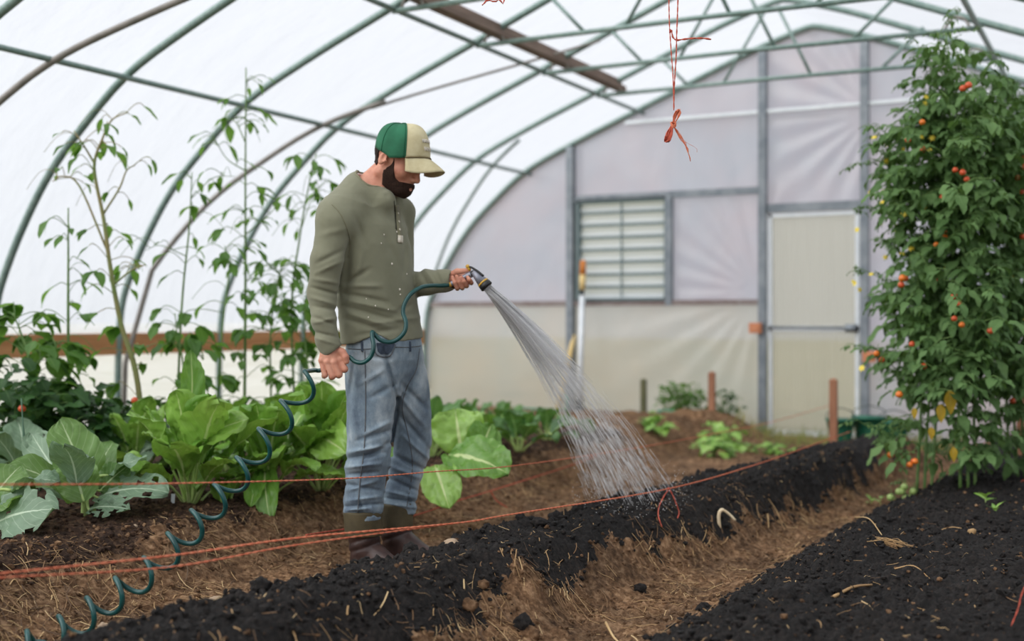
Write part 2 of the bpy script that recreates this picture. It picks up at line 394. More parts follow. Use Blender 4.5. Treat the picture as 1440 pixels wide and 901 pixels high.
# ================================================================== GROUND
def crestL(Y): return np.interp(Y, [0, 2.2, 3.4, 3.84, 5.72, 7.94, 9], [-2.5, -2.42, -2.30, -2.23, -2.04, -1.78, -1.68])
def RFt(Y): return np.interp(Y, [0, 2, 3.4, 4.4, 6.5, 8.5], [-1.72, -1.72, -1.74, -1.64, -1.48, -1.36])
def ground_base(X, Y):
    n1 = fbm(X*2.2, Y*2.2, oct=3, seed=21); n2 = fbm(X*7, Y*7, oct=3, seed=31)
    cl = crestL(Y)+.05*n1; rf = RFt(Y)+.10*n1
    fade = 1-sstep(8.7, 9.4, Y)
    mid = cl+.26
    m = sstep(cl-.17, cl+.03, X)*(1-sstep(mid, rf, X)); z = (.205+.05*n1)*m*fade
    z = z - .04*np.exp(-((X-(rf+.12))/.16)**2)*fade
    rb = sstep(rf+.2+.1*(1-sstep(3.5, 5.2, Y)), rf+.58+.1*(1-sstep(3.5, 5.2, Y)), X)*(.13+.04*n1+.03*sstep(-1.2, .4, X)); z = z + rb
    lb = sstep(-3.02, -3.46, X)*(.21+.05*n1); z = z + lb*(1-sstep(9.7, 10.3, Y))
    z = z + .22*np.exp(-(((X+3.05)/.3)**2+((Y-9.75)/.25)**2))
    z = z + .03*n2
    return z
def dark_mask(X, Y):
    """+ve where the dark compost lies; returns (centre bed, right bed, left bed)"""
    n = .22*fbm(X*3.1, Y*3.1, oct=4, seed=77)+.20*fbm(X*15, Y*15, oct=3, seed=78)
    cl = crestL(Y); rf = RFt(Y)
    rgt = np.interp(Y, [2, 3.3, 4.4, 5.1, 6.5, 8.5], [-1.80, -1.86, -1.84, -1.66, -1.52, -1.42])
    c = np.minimum(X-(cl-.15), rgt-X)+n*.7; c = np.minimum(c, 9.1-Y)
    r = np.minimum(X-(rf+.30+.14*(1-sstep(3.5, 5.2, Y)))+n*.9, 10.2-Y)
    l = np.minimum(-3.34-X, 8.2-Y)+n*.7
    return c, r, l
def ground_rough(X, Y, c, r, l):
    dk = np.maximum(np.maximum(c, r), 0); d = sstep(0, .1, dk)
    b1 = np.abs(fbm(X*13, Y*13, oct=3, seed=41)); b2 = np.abs(fbm(X*33, Y*33, oct=3, seed=42)); b3 = fbm(X*80, Y*80, oct=2, seed=43)
    b4 = np.abs(fbm(X*5.5, Y*5.5, oct=2, seed=44))
    z = d*(.055*b1+.062*b2+.022*b3+.045*b4-.012) + (1-d)*(.05*b1+.034*b2+.012*b3)
    tr = np.exp(-((X+2.75)/.28)**2); return z*(1-.55*tr)-.012
def ground_z(x, y):
    X, Y = np.array([x], float), np.array([y], float)
    return float((ground_base(X, Y)+ground_rough(X, Y, *dark_mask(X, Y)))[0])
def ground_zv(X, Y): return ground_base(X, Y)+ground_rough(X, Y, *dark_mask(X, Y))
def seq(spec):
    o = [spec[0][0]]
    for a, b, s in spec: 
        n = max(1, int(round((b-a)/s))); o += [a+(b-a)*(i+1)/n for i in range(n)]
    return np.array(o)
gx = seq([(XL-.05, -4.2, .06), (-4.2, -3.5, .02), (-3.5, -.6, .0085), (-.6, .3, .013), (.3, XR+.05, .05)])
gy = seq([(-2.5, 1.9, .08), (1.9, 4.8, .0095), (4.8, 6.6, .014), (6.6, 9.4, .025), (9.4, YE+.05, .05)])
GX, GY = np.meshgrid(gx, gy, indexing='ij')
mc, mr_, ml = dark_mask(GX, GY)
GZ = ground_base(GX, GY)+ground_rough(GX, GY, mc, mr_, ml)

def soil_mat(name, stops, rough, spec, nscale, bst, rng_=(.72, 1.12), bsc=2.3):
    m, nt, out = new_mat(name)
    n1 = noise(nt, nscale, 7, .65); n2 = noise(nt, bsc, 5)
    c = ramp(nt, stops, n1)
    big = ramp(nt, [(.38, (rng_[0], rng_[0], rng_[0]*1.02, 1)), (.62, (rng_[1], rng_[1]*.97, rng_[1]*.94, 1))], n2)
    c = mixc(nt, 1.0, c, big, 'MULTIPLY')
    pbsdf(nt, out, c, rough, 0, bump(nt, noise(nt, 110, 6, .75), bst, .010), spec); return m
M['compost'] = soil_mat('dark_compost', [(.36, rgb(9, 8, 8)), (.52, rgb(31, 27, 26)), (.68, rgb(52, 45, 41))], .72, .3, 75, 1.0)
M['soil'] = soil_mat('brown_soil', [(.30, rgb(58, 42, 30)), (.5, rgb(124, 95, 70)), (.70, rgb(180, 148, 116))], .9, .2, 34, .9, (.62, 1.15), 4.2)
M['bedsoil'] = soil_mat('dark_brown_bed_soil', [(.30, rgb(34, 26, 22)), (.5, rgb(70, 53, 43)), (.70, rgb(120, 94, 72))], .9, .2, 40, .9)
def soil_part(name, sel, mat):
    ni, nj = GX.shape
    idx = -np.ones(ni*nj, int); Fm = sel
    ii, jj = np.nonzero(Fm); a = ii*nj+jj
    quads = np.stack([a, a+nj, a+nj+1, a+1], 1)
    used = np.unique(quads); idx[used] = np.arange(len(used)); quads = idx[quads]
    V = np.stack([GX.ravel()[used], GY.ravel()[used], GZ.ravel()[used]], 1)
    me = bpy.data.meshes.new(name); me.from_pydata(V.tolist(), [], quads.tolist()); me.materials.append(mat)
    me.polygons.foreach_set('use_smooth', [True]*len(me.polygons)); me.update()
    o = bpy.data.objects.new(name, me); COL.objects.link(o); return o
def fm(a): return (a[:-1, :-1]+a[1:, :-1]+a[:-1, 1:]+a[1:, 1:])/4
fc, fr, fl = fm(mc) > 0, fm(mr_) > 0, fm(ml) > 0
fr &= ~fc; fl &= ~fc & ~fr
tag(soil_part('floor', ~(fc | fr | fl), M['soil']), kind='structure')
tag(soil_part('compost_mound', fc, M['compost']), 'long raised ridge of dark compost being watered in the middle', 'garden bed', 'raised beds of soil')
tag(soil_part('compost_mound', fr, M['compost']), 'wide dark compost bed under the tomato vines', 'garden bed', 'raised beds of soil')
tag(soil_part('soil_bed', fl, M['bedsoil']), 'dark brown soil bed growing the chard and cabbages', 'garden bed', 'raised beds of soil')

# loose crumbs, clods, stones
def scatter_xy(n, x0, x1, y0, y1, rng=RNG):
    # denser near the camera
    Y = y0+(y1-y0)*rng.random(n)**1.7; X = x0+(x1-x0)*rng.random(n); return X, Y
def fast_mesh(name, V, Fc, mats, mi=None, smooth=False):
    me = bpy.data.meshes.new(name); nv, nf, k = len(V), len(Fc), Fc.shape[1]
    me.vertices.add(nv); me.vertices.foreach_set('co', V.astype(np.float32).ravel()); me.loops.add(nf*k); me.loops.foreach_set('vertex_index', Fc.astype(np.int32).ravel())
    me.polygons.add(nf); me.polygons.foreach_set('loop_start', np.arange(nf, dtype=np.int32)*k)
    for m in mats: me.materials.append(m)
    if mi is not None: me.polygons.foreach_set('material_index', mi.astype(np.int32))
    me.polygons.foreach_set('use_smooth', [smooth]*nf); me.update(calc_edges=True); me.validate(); o = bpy.data.objects.new(name, me); COL.objects.link(o); return o
def crumbs(name, n, test, mat, rlo, rhi, label, jit=.35, box=(-3.4, .5, 2.0, 7.5)):
    X, Y = scatter_xy(n, *box); c, r, l = dark_mask(X, Y); k = test(X, Y, c, r, l); X, Y = X[k], Y[k]; Z = ground_zv(X, Y); N = len(X)
    vs, fs = ICO[1]; B = np.array(vs); Fb = np.array(fs); nb = len(B)
    R = rlo+(rhi-rlo)*RNG.random(N)**3.2
    q = B[None]*(1+jit*(RNG.random((N, nb, 1))*2-1))*np.stack([np.ones(N), .75+.45*RNG.random(N), .6+.4*RNG.random(N)], 1)[:, None, :]
    a = RNG.random(N)*6.28; ca, sa = np.cos(a)[:, None], np.sin(a)[:, None]
    q = np.stack([q[..., 0]*ca-q[..., 1]*sa, q[..., 0]*sa+q[..., 1]*ca, q[..., 2]], -1)*R[:, None, None]
    V = q+np.stack([X, Y, Z+R*.25], 1)[:, None, :]
    return tag(fast_mesh(name, V.reshape(-1, 3), (Fb[None]+(np.arange(N)*nb)[:, None, None]).reshape(-1, 3), [mat]), label, 'soil crumbs', kind='stuff')
crumbs('compost_crumbs', 30000, lambda X, Y, c, r, l: (np.maximum(c, r) > -.03), M['compost'], .0025, .015, 'loose dark compost crumbs scattered over the dark beds')
crumbs('soil_crumbs', 14000, lambda X, Y, c, r, l: (np.maximum(c, r) < .02), M['soil'], .003, .014, 'loose brown soil crumbs along the path and trench', box=(-3.5, -.9, 2.0, 7.5))
crumbs('brown_crumbs', 5000, lambda X, Y, c, r, l: (np.maximum(c, r) > 0), M['soil'], .002, .010, 'brown crumbs and bark bits mixed over the dark compost')
crumbs('bed_soil_crumbs', 5000, lambda X, Y, c, r, l: l > -.02, M['bedsoil'], .004, .016, 'loose crumbs on the soil bed below the leafy greens', box=(-4.3, -3.2, 2.5, 7))
# straw
def straw(name, n, prob, mats, label, box, lmin=.018, lmax=.10, lift=.004):
    X, Y = scatter_xy(n, *box); p = prob(X, Y); k = RNG.random(len(X)) < p; X, Y = X[k], Y[k]
    N = len(X); A = RNG.random(N)*2*PI; L = lmin+(lmax-lmin)*RNG.random(N)**2.2
    tl = RNG.normal(0, .16, N); bend = RNG.uniform(-.25, .25, N)*L; tt = np.array([-.5, -.17, .17, .5]); ca, sa = np.cos(A)[:, None], np.sin(A)[:, None]
    off = bend[:, None]*(.25-tt**2)*2; PXs = X[:, None]+ca*L[:, None]*tt-sa*off; PYs = Y[:, None]+sa*L[:, None]*tt+ca*off
    zz = ground_zv(PXs.ravel(), PYs.ravel()).reshape(N, 4); zb = zz[:, :1]+(zz[:, 3:]-zz[:, :1])*(tt+.5); zz = np.maximum(zz, zb)*.7+zb*.3
    PZ = zz+lift+np.maximum(tt*(L*tl)[:, None], -.004); r = RNG.uniform(.0006, .0017, N)+.0009*(RNG.random(N) < .12)
    C4 = np.stack([PXs, PYs, PZ], -1); sd = np.stack([-sa[:, 0], ca[:, 0], np.zeros(N)], -1)
    V = np.stack([C4+r[:, None, None]*(math.cos(t)*sd[:, None, :]+.6*math.sin(t)*np.array([0, 0, 1.])) for t in (0, PI/2, PI, 1.5*PI)], 2)
    fb = np.array([(i*4+k, i*4+(k+1) % 4, (i+1)*4+(k+1) % 4, (i+1)*4+k) for i in range(3) for k in range(4)]+[(3, 2, 1, 0), (12, 13, 14, 15)])
    Fq = (fb[None]+(np.arange(N)*16)[:, None, None]).reshape(-1, 4); mi = np.repeat(RNG.choice(len(mats), N, p=(np.array([.3, .36, .1, .24]) if len(mats) == 4 else None)), len(fb))
    return tag(fast_mesh(name, V.reshape(-1, 3), Fq, mats, mi), label, 'straw', kind='stuff')
ST = [simple('straw_a', rgb(176, 144, 100), rgb(150, 116, 78), 8, .7), simple('straw_b', rgb(138, 106, 74), rgb(112, 84, 58), 8, .8), simple('straw_c', rgb(212, 184, 136), rgb(184, 150, 104), 8, .6), simple('straw_d', rgb(104, 80, 58), rgb(82, 62, 46), 8, .8)]
M['straw'] = ST[0]
def p_trench(X, Y):
    rf = RFt(Y); u = X-rf
    c, r, l = dark_mask(X, Y)
    return np.exp(-((u+.01)/.26)**2)*np.clip(.18+2.6*(fbm(X*4.5, Y*4.5, oct=3, seed=9)+.06), .06, .9)*np.where(np.maximum(c, r) > .03, .22, 1)
straw('straw_litter', 26000, p_trench, ST, 'dry straw bits lying in the trench beside the compost ridge', (-2.1, -.95, 2.2, 8))
straw('straw_mulch', 17000, lambda X, Y: np.exp(-((X+3.16)/.2)**2)*(.25+.65*(fbm(X*3, Y*3, oct=2, seed=19) > -.05)), ST, 'straw bits on the slope below the leafy greens', (-3.7, -2.6, 2.2, 7.5))
straw('straw_flecks', 4200, lambda X, Y: .35*np.ones_like(X), ST[:3], 'sparse pale straw flecks strewn over the dark compost', (-2.45, .2, 2.2, 7.5), .006, .05)
# ================================================================== PERSON (distance fields -> one smooth surface each)
D0 = 4.86
def PX(px, py, v=0.0):
    d = D0+v; return np.array([(px-720)/F*d, v, 1.0+(450.5-py)/F*d])
def U2W(P):
    P = np.asarray(P, float); return CAM*np.array([1, 1, 0]) + P[..., :1]*RV + (P[..., 1:2]+D0)*DV + P[..., 2:3]*UV_
def nrm(a): a = np.asarray(a, float); return a/np.linalg.norm(a)
class Field:
    def __init__(s, lo, hi, h):
        s.lo = np.array(lo, float); s.h = h; s.n = np.ceil((np.array(hi)-s.lo)/h).astype(int)+1
        s.d = np.full(s.n, 1.0, np.float32)
    def sub(s, lo, hi):
        a = np.clip(np.floor((np.array(lo)-s.lo)/s.h).astype(int), 0, s.n-1); b = np.clip(np.ceil((np.array(hi)-s.lo)/s.h).astype(int)+1, 1, s.n)
        sl = tuple(slice(int(i), int(j)) for i, j in zip(a, b))
        ax = [s.lo[k]+s.h*np.arange(a[k], b[k], dtype=np.float32) for k in range(3)]
        return sl, np.meshgrid(*ax, indexing='ij')
    def op(s, fn, lo, hi, k=.01, mode='u'):
        sl, (x, y, z) = s.sub(np.array(lo)-k-.012, np.array(hi)+k+.012)
        if x.size == 0: return s
        b = fn(x, y, z); a = s.d[sl]
        if mode == 'u':
            h = np.clip((k-np.abs(a-b))/k, 0, 1); s.d[sl] = np.minimum(a, b)-h*h*k*.25
        else:
            b = -b; h = np.clip((k-np.abs(a-b))/k, 0, 1); s.d[sl] = np.maximum(a, b)+h*h*k*.25
        return s
    def rc(s, a, b, ra, rb=None, k=.012, mode='u', side=None, st=1.0):
        rb = ra if rb is None else rb; a = np.array(a, float); b = np.array(b, float); ab = b-a; L = max(float(ab@ab), 1e-9)
        def fn(x, y, z):
            px, py, pz = x-a[0], y-a[1], z-a[2]
            t = np.clip((px*ab[0]+py*ab[1]+pz*ab[2])/L, 0, 1)
            qx, qy, qz = px-t*ab[0], py-t*ab[1], pz-t*ab[2]
            if side is not None:
                dd = (qx*side[0]+qy*side[1]+qz*side[2])*(1-1/st); qx, qy, qz = qx-side[0]*dd, qy-side[1]*dd, qz-side[2]*dd
            return np.sqrt(qx*qx+qy*qy+qz*qz)-(ra+(rb-ra)*t)
        R = max(ra, rb)*max(1, st)
        return s.op(fn, np.minimum(a, b)-R, np.maximum(a, b)+R, k, mode)
    def ell(s, c, axes, r, k=.012, mode='u'):
        c = np.array(c, float); A = np.array(axes, float); r = np.array(r, float)
        def fn(x, y, z):
            p = [(x-c[0])*A[i][0]+(y-c[1])*A[i][1]+(z-c[2])*A[i][2] for i in range(3)]
            k0 = np.sqrt(sum((p[i]/r[i])**2 for i in range(3)))+1e-9; k1 = np.sqrt(sum((p[i]/r[i]**2)**2 for i in range(3)))+1e-9
            return k0*(k0-1)/k1
        R = r.max(); return s.op(fn, c-R, c+R, k, mode)
    def chain(s, pts, radii, k=.008, **kw):
        for i in range(len(pts)-1): s.rc(pts[i], pts[i+1], radii[i], radii[i+1], k, **kw)
        return s
    def loft(s, st, side, k=.02, cap=(None, None), mode='u'):
        """st: rows (centre u,v,w, half-width along side, half-depth across), ordered by w"""
        S = sorted([(*c, b, d) for c, b, d in st], key=lambda q: q[2]); S = np.array(S); sd = nrm(side); fd = np.array([sd[1], -sd[0], 0])
        w = S[:, 2]
        # smooth resample
        def fn(x, y, z):
            zc = np.clip(z, w[0], w[-1]); cu = np.interp(zc, w, S[:, 0]); cv = np.interp(zc, w, S[:, 1]); b = np.interp(zc, w, S[:, 3]); d = np.interp(zc, w, S[:, 4])
            p = (x-cu)*sd[0]+(y-cv)*sd[1]; q = (x-cu)*fd[0]+(y-cv)*fd[1]
            k0 = np.sqrt((p/b)**2+(q/d)**2)+1e-6; k1 = np.sqrt((p/b**2)**2+(q/d**2)**2)+1e-6
            dd = k0*(k0-1)/k1
            return np.maximum(dd, np.maximum(w[0]-z, z-w[-1]))
        R = S[:, 3:].max(); lo = np.array([S[:, 0].min()-R, S[:, 1].min()-R, w[0]]); hi = np.array([S[:, 0].max()+R, S[:, 1].max()+R, w[-1]])
        return s.op(fn, lo, hi, k, mode)
    def grid(s):
        return np.meshgrid(*[s.lo[k]+s.h*np.arange(s.n[k], dtype=np.float32) for k in range(3)], indexing='ij')
    def mesh(s):
        d = s.d; sg = d < 0; nx, ny, nz = d.shape
        c = sg[:-1, :-1, :-1].astype(np.int8)
        for dx in (0, 1):
            for dy in (0, 1):
                for dz in (0, 1):
                    if dx+dy+dz: c = c+sg[dx:nx-1+dx, dy:ny-1+dy, dz:nz-1+dz]
        act = (c > 0) & (c < 8); I = np.argwhere(act); vid = -np.ones(act.shape, np.int64); vid[act] = np.arange(len(I))
        acc = np.zeros((len(I), 3)); cnt = np.zeros(len(I))
        i, j, k = I.T
        for ax in range(3):
            for o1 in (0, 1):
                for o2 in (0, 1):
                    o = [0, 0, 0]; oth = [q for q in range(3) if q != ax]; o[oth[0]] = o1; o[oth[1]] = o2
                    e = list(o); e[ax] = 1
                    a = d[i+o[0], j+o[1], k+o[2]].astype(float); b = d[i+e[0], j+e[1], k+e[2]].astype(float)
                    m = (a < 0) != (b < 0); t = np.where(m, a/(a-b+1e-12), 0)
                    p = np.zeros((len(I), 3)); p[:] = o; p[:, ax] = t
                    acc[m] += p[m]; cnt[m] += 1
        V = s.lo+s.h*(I+acc/np.maximum(cnt, 1)[:, None]); faces = []
        for ax in range(3):
            n = list(d.shape); sl0 = [slice(1, n[q]-1) for q in range(3)]; sl1 = list(sl0); sl0[ax] = slice(0, n[ax]-1); sl1[ax] = slice(1, n[ax])
            a = sg[tuple(sl0)]; b = sg[tuple(sl1)]; E = np.argwhere(a != b); 
            if len(E) == 0: continue
            inside = a[tuple(E.T)]
            off = np.ones(3, int); off[ax] = 0; E = E+off
            q1, q2 = [(1, 2), (2, 0), (0, 1)][ax]
            def vi(e1, e2):
                p = E.copy(); p[:, q1] -= e1; p[:, q2] -= e2; return vid[tuple(p.T)]
            Q = np.stack([vi(1, 1), vi(0, 1), vi(0, 0), vi(1, 0)], 1); Q = np.where(inside[:, None], Q, Q[:, ::-1]); faces.append(Q)
        return V, np.concatenate(faces)
def smooth_mesh(V, Q, it=2, lam=.5):
    E = np.concatenate([Q[:, [0, 1]], Q[:, [1, 2]], Q[:, [2, 3]], Q[:, [3, 0]]])
    for _ in range(it):
        A = np.zeros_like(V); n = np.zeros(len(V)); np.add.at(A, E[:, 0], V[E[:, 1]]); np.add.at(A, E[:, 1], V[E[:, 0]]); np.add.at(n, E[:, 0], 1); np.add.at(n, E[:, 1], 1)
        V = V*(1-lam)+lam*A/n[:, None]
    return V
def field_obj(name, fld, mats, parent, it=2, matfn=None):
    V, Q = fld.mesh(); V = smooth_mesh(V, Q, it); Wd = U2W(V)-worldpos(parent)
    me = bpy.data.meshes.new(name); me.from_pydata(Wd.tolist(), [], Q.tolist())
    mats = mats if isinstance(mats, (list, tuple)) else [mats]
    for m in mats: me.materials.append(m)
    if matfn is not None: me.polygons.foreach_set('material_index', matfn(V[Q].mean(1)).astype(int).tolist())
    me.polygons.foreach_set('use_smooth', [True]*len(me.polygons)); me.update()
    o = bpy.data.objects.new(name, me); COL.objects.link(o); o.parent = parent
    return o, V, Q
def bvh_of(V, Q): return BVHTree.FromPolygons(V.tolist(), Q.tolist())
def hit(bvh, px, py, lift=.0):
    """point on a garment's surface (u,v,w), and its normal"""
    o = np.array([0, -D0, 1.0]); d = nrm([(px-720)/F, 1.0, (450.5-py)/F])
    r = bvh.ray_cast(Vector(o), Vector(d))
    if r[0] is None: return None, None
    p, n = np.array(r[0]), np.array(r[1])
    if n@d > 0: n = -n
    return p+n*lift, n
def strip(name, bvh, pxs, wid, mat, parent, lift=.0015, thick=.002, n=6, seg=4):
    pts = [hit(bvh, *q, lift)[0] for q in (spline([(a, b) for a, b in pxs], n) if len(pxs) > 1 else pxs)]
    pts = [p for p in pts if p is not None]
    if len(pts) < 2: return None
    mb = MB(); mb.tube(U2W(np.array(pts)), wid/2, seg); return mb.build(name, mat, parent)

# ---- materials
def cloth_mat(name, c1, c2, c3, weave=900, scale=5, bst=.25, sheen=.15):
    m, nt, out = new_mat(name)
    c = ramp(nt, [(.3, c1), (.52, c2), (.75, c3)], noise(nt, scale, 5, .6))
    nm = bump(nt, noise(nt, weave, 2, .5), bst, .002)
    pbsdf(nt, out, c, .9, 0, nm, .15, sheen); return m
M['shirt'] = cloth_mat('olive_henley_knit', rgb(118, 118, 98), rgb(126, 126, 106), rgb(134, 134, 114), 500, 6)
M['shirt_cuff'] = cloth_mat('olive_rib_knit', rgb(116, 113, 90), rgb(124, 121, 98), rgb(130, 128, 106), 500, 6)
def denim_mat():
    m, nt, out = new_mat('faded_denim')
    c = ramp(nt, [(.36, rgb(84, 99, 116)), (.5, rgb(122, 139, 152)), (.64, rgb(172, 183, 190))], noise(nt, 6.5, 6, .62, stretch=(1, 1, .6)))
    dirt = ramp(nt, [(.5, (0, 0, 0, 1)), (.72, (1, 1, 1, 1))], noise(nt, 4, 5, .6))
    c = mixc(nt, .35, c, mixc(nt, dirt, c, rgb(120, 112, 100)))
    thr = noise(nt, 700, 2, .5, stretch=(1, 1, .3))
    c = mixc(nt, .16, c, ramp(nt, [(.35, rgb(72, 86, 102)), (.65, rgb(160, 170, 176))], thr))
    pbsdf(nt, out, c, .9, 0, bump(nt, thr, .3, .002), .15, .1); return m
M['denim'] = denim_mat()
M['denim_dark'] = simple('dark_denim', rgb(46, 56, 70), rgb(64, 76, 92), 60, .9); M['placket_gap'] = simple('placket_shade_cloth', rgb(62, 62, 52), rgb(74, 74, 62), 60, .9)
M['stitch'] = simple('seam_thread', rgb(104, 104, 104), rgb(84, 90, 98), 80, .8)
def skin_mat():
    m, nt, out = new_mat('skin')
    c = ramp(nt, [(.32, rgb(176, 112, 92)), (.52, rgb(202, 142, 118)), (.72, rgb(218, 164, 140))], noise(nt, 14, 5, .6))
    p = pbsdf(nt, out, c, .5, 0, bump(nt, noise(nt, 260, 4), .12, .002), .35)
    p.inputs['Subsurface Weight'].default_value = .12; p.inputs['Subsurface Radius'].default_value = (.008, .003, .0015); p.inputs['Subsurface Scale'].default_value = 1
    return m
M['skin'] = skin_mat()
M['hair'] = simple('dark_brown_hair', rgb(32, 23, 20), rgb(52, 38, 32), 260, .75, 0, .6, 400, .2, detail=6)
M['beard'] = simple('brown_beard', rgb(40, 28, 23), rgb(66, 46, 37), 260, .8, 0, .7, 420, .2, detail=6)
M['cap_green'] = simple('green_mesh_fabric', rgb(22, 92, 62), rgb(38, 116, 82), 9, .8, 0, .5, 500)
M['cap_beige'] = simple('beige_cap_fabric', rgb(190, 178, 140), rgb(208, 198, 162), 18, .85, 0, .2, 300)
M['cap_seam'] = simple('cap_seam', rgb(110, 96, 66), rgb(128, 114, 82), 40, .8)
M['white_thread'] = simple('white_thread', rgb(232, 226, 214), rgb(214, 206, 192), 60, .7)
M['boot_olive'] = simple('olive_boot_cuff', rgb(64, 56, 36), rgb(84, 74, 50), 14, .7, 0, .15, 40)
M['boot_brown'] = simple('brown_leather_boot', rgb(50, 34, 32), rgb(78, 56, 50), 12, .5, 0, .2, 60)
M['tee'] = simple('white_tee', rgb(226, 220, 222), rgb(238, 234, 236), 30, .85)
M['tag'] = simple('cream_tag', rgb(224, 218, 204), rgb(206, 196, 178), 60, .7)

feet = U2W(PX(530, 800, 0)); feet[2] = ground_z(feet[0], feet[1])+.0
man = empty('person', feet, 'man in a green and beige cap, olive henley and faded jeans, watering with a hose', 'person')

AF = math.radians(42); FWD = np.array([math.cos(AF), -math.sin(AF), 0]); LFT = np.array([math.sin(AF), math.cos(AF), 0])
# head frame
HB, HT, HS = math.radians(20), math.radians(26), 1.15
hx = np.array([math.cos(HB)*math.cos(HT), -math.sin(HB)*math.cos(HT), -math.sin(HT)]); hz = np.array([math.cos(HB)*math.sin(HT), -math.sin(HB)*math.sin(HT), math.cos(HT)]); hy = np.cross(hz, hx)
HC = PX(555, 225, 0)
def hp(x, y, z): return HC+HS*(x*hx+y*hy+z*hz)
HA = [hx, hy, hz]
def build_head(f, s=HS):
    E = lambda c, r, k=.02, mode='u': f.ell(hp(*c), HA, np.array(r)*s, k*s, mode)
    E((.001, 0, .034), (.083, .073, .078)); E((.032, 0, -.018), (.062, .060, .078), .03)
    for y in (-1, 1):
        f.rc(hp(-.004, .050*y, -.055), hp(.060, .020*y, -.084), .023*s, .019*s, .03)
        E((.060, .044*y, -.022), (.028, .022, .022), .02)
    E((.075, 0, -.084), (.020, .023, .018), .02)
    E((.070, 0, -.066), (.030, .034, .034), .025)
    f.rc(hp(.088, -.036, .020), hp(.088, .036, .020), .011*s, None, .018)
    for y in (-1, 1):
        E((.098, .031*y, .002), (.012, .017, .012), .012, 's'); E((.083, .031*y, .000), (.014, .016, .012), .004)
        f.rc(hp(.0925, .017*y, -.0015), hp(.088, .046*y, -.004), .0028*s, .0022*s, .003)
    f.rc(hp(.088, 0, .012), hp(.110, 0, -.030), .0085*s, .0112*s, .010)
    for y in (-1, 1): E((.098, .0125*y, -.035), (.012, .008, .0085), .006)
    f.rc(hp(.094, -.014, -.061), hp(.094, .014, -.061), .0062*s, None, .006); f.rc(hp(.092, -.013, -.073), hp(.092, .013, -.073), .0072*s, None, .006)
    f.rc(hp(.104, -.02, -.067), hp(.104, .02, -.067), .0035*s, None, .004, 's')
    for y in (-1, 1):
        ea = [nrm(hx*1.0-hz*.12+hy*.25*y), nrm(hy*y*1-hx*.25*y*y), nrm(hz+hx*.12)]
        f.ell(hp(-.006, .078*y, -.004), ea, np.array([.0165, .009, .0265])*s, .008)
        f.ell(hp(.001, .088*y, .000), ea, np.array([.008, .006, .016])*s, .004, 's')
        f.ell(hp(.010, .083*y, -.010), ea, np.array([.005, .006, .006])*s, .003)
    return f
NB = PX(514, 272, .01)
def build_neck(f):
    f.rc(hp(-.010, 0, -.045), NB, .056, .066, .02)
    f.rc(hp(.012, 0, -.080), PX(526, 275, -.02), .043, .048, .03)
    return f

RS, RE, RW_ = PX(471, 318, -.155), PX(453, 412, -.185), PX(464, 487, -.215)
LS, LE, LW_ = PX(561, 299, .15), PX(563, 404, .16), PX(628, 394, -.005)
HF = Field([-.86, -.36, .05], [-.10, .34, 1.86], .0031)
# ---- body, one continuous surface: head, neck, trunk, arms, hands, legs
build_head(HF); build_neck(HF)
HF.loft([(PX(516, 292), .12, .060), (PX(522, 330), .15, .095), (PX(530, 400), .14, .10), (PX(537, 470), .13, .10)], LFT, .03)
HF.rc(NB, RS, .05, .045, .03).rc(NB, LS, .05, .045, .03)
HF.chain([RS, RE, RW_], [.046, .040, .028], .02).chain([LS, LE, LW_], [.046, .040, .027], .02)
HF.chain([PX(520, 470, -.05), PX(518, 560, -.06), PX(517, 640, -.06), PX(509, 790, -.04)], [.072, .058, .042, .026], .02).rc(PX(509, 790, -.04), PX(545, 796, -.10), .03, .025, .02)
HF.chain([PX(552, 470, .06), PX(572, 560, .10), PX(575, 640, .12), PX(556, 785, .10)], [.072, .058, .040, .024], .02).rc(PX(556, 785, .1), PX(590, 788, .04), .03, .025, .02)
# right hand: loose fist round the hose, back of the hand to us
rv = -.215
f = HF
knu = [(478.5, 506, rv-.012), (470, 509.5, rv-.024), (460.5, 509, rv-.022), (452.5, 507, rv-.010)]
pip = [(485, 519, rv-.020), (477, 526.5, rv-.026), (467.5, 529, rv-.026), (457, 527.5, rv-.018)]
tip = [(481, 512, rv+.026), (473, 518, rv+.026), (464, 520, rv+.026), (456, 519, rv+.026)]
f.rc(PX(462, 487, rv), PX(464, 497, rv-.004), .027, .030, .014, side=nrm([1, -.2, 0]), st=1.15)
for i in range(4):
    f.rc(PX(457+3.6*(3-i), 492, rv-.006), PX(*knu[i]), .015, .0135, .010)
    r = [.0128, .0134, .0128, .0112][i]
    dip = (pip[i][0]-1, pip[i][1]+1.0, pip[i][2]+.026)
    f.rc(PX(*knu[i]), PX(*pip[i]), r*1.04, r, .0035).rc(PX(*pip[i]), PX(*dip), r*.98, r*.92, .0035).rc(PX(*dip), PX(*tip[i]), r*.9, r*.8, .003)
    f.ell(PX(knu[i][0], knu[i][1]-1, knu[i][2]-.006), np.eye(3), [.010, .009, .009], .006)
f.rc(PX(470, 491, rv-.002), PX(481.5, 495, rv-.018), .016, .0145, .008).rc(PX(481.5, 495, rv-.018), PX(486, 502, rv-.026), .0142, .0132, .004).rc(PX(486, 502, rv-.026), PX(487.5, 508, rv-.026), .0130, .0108, .004)
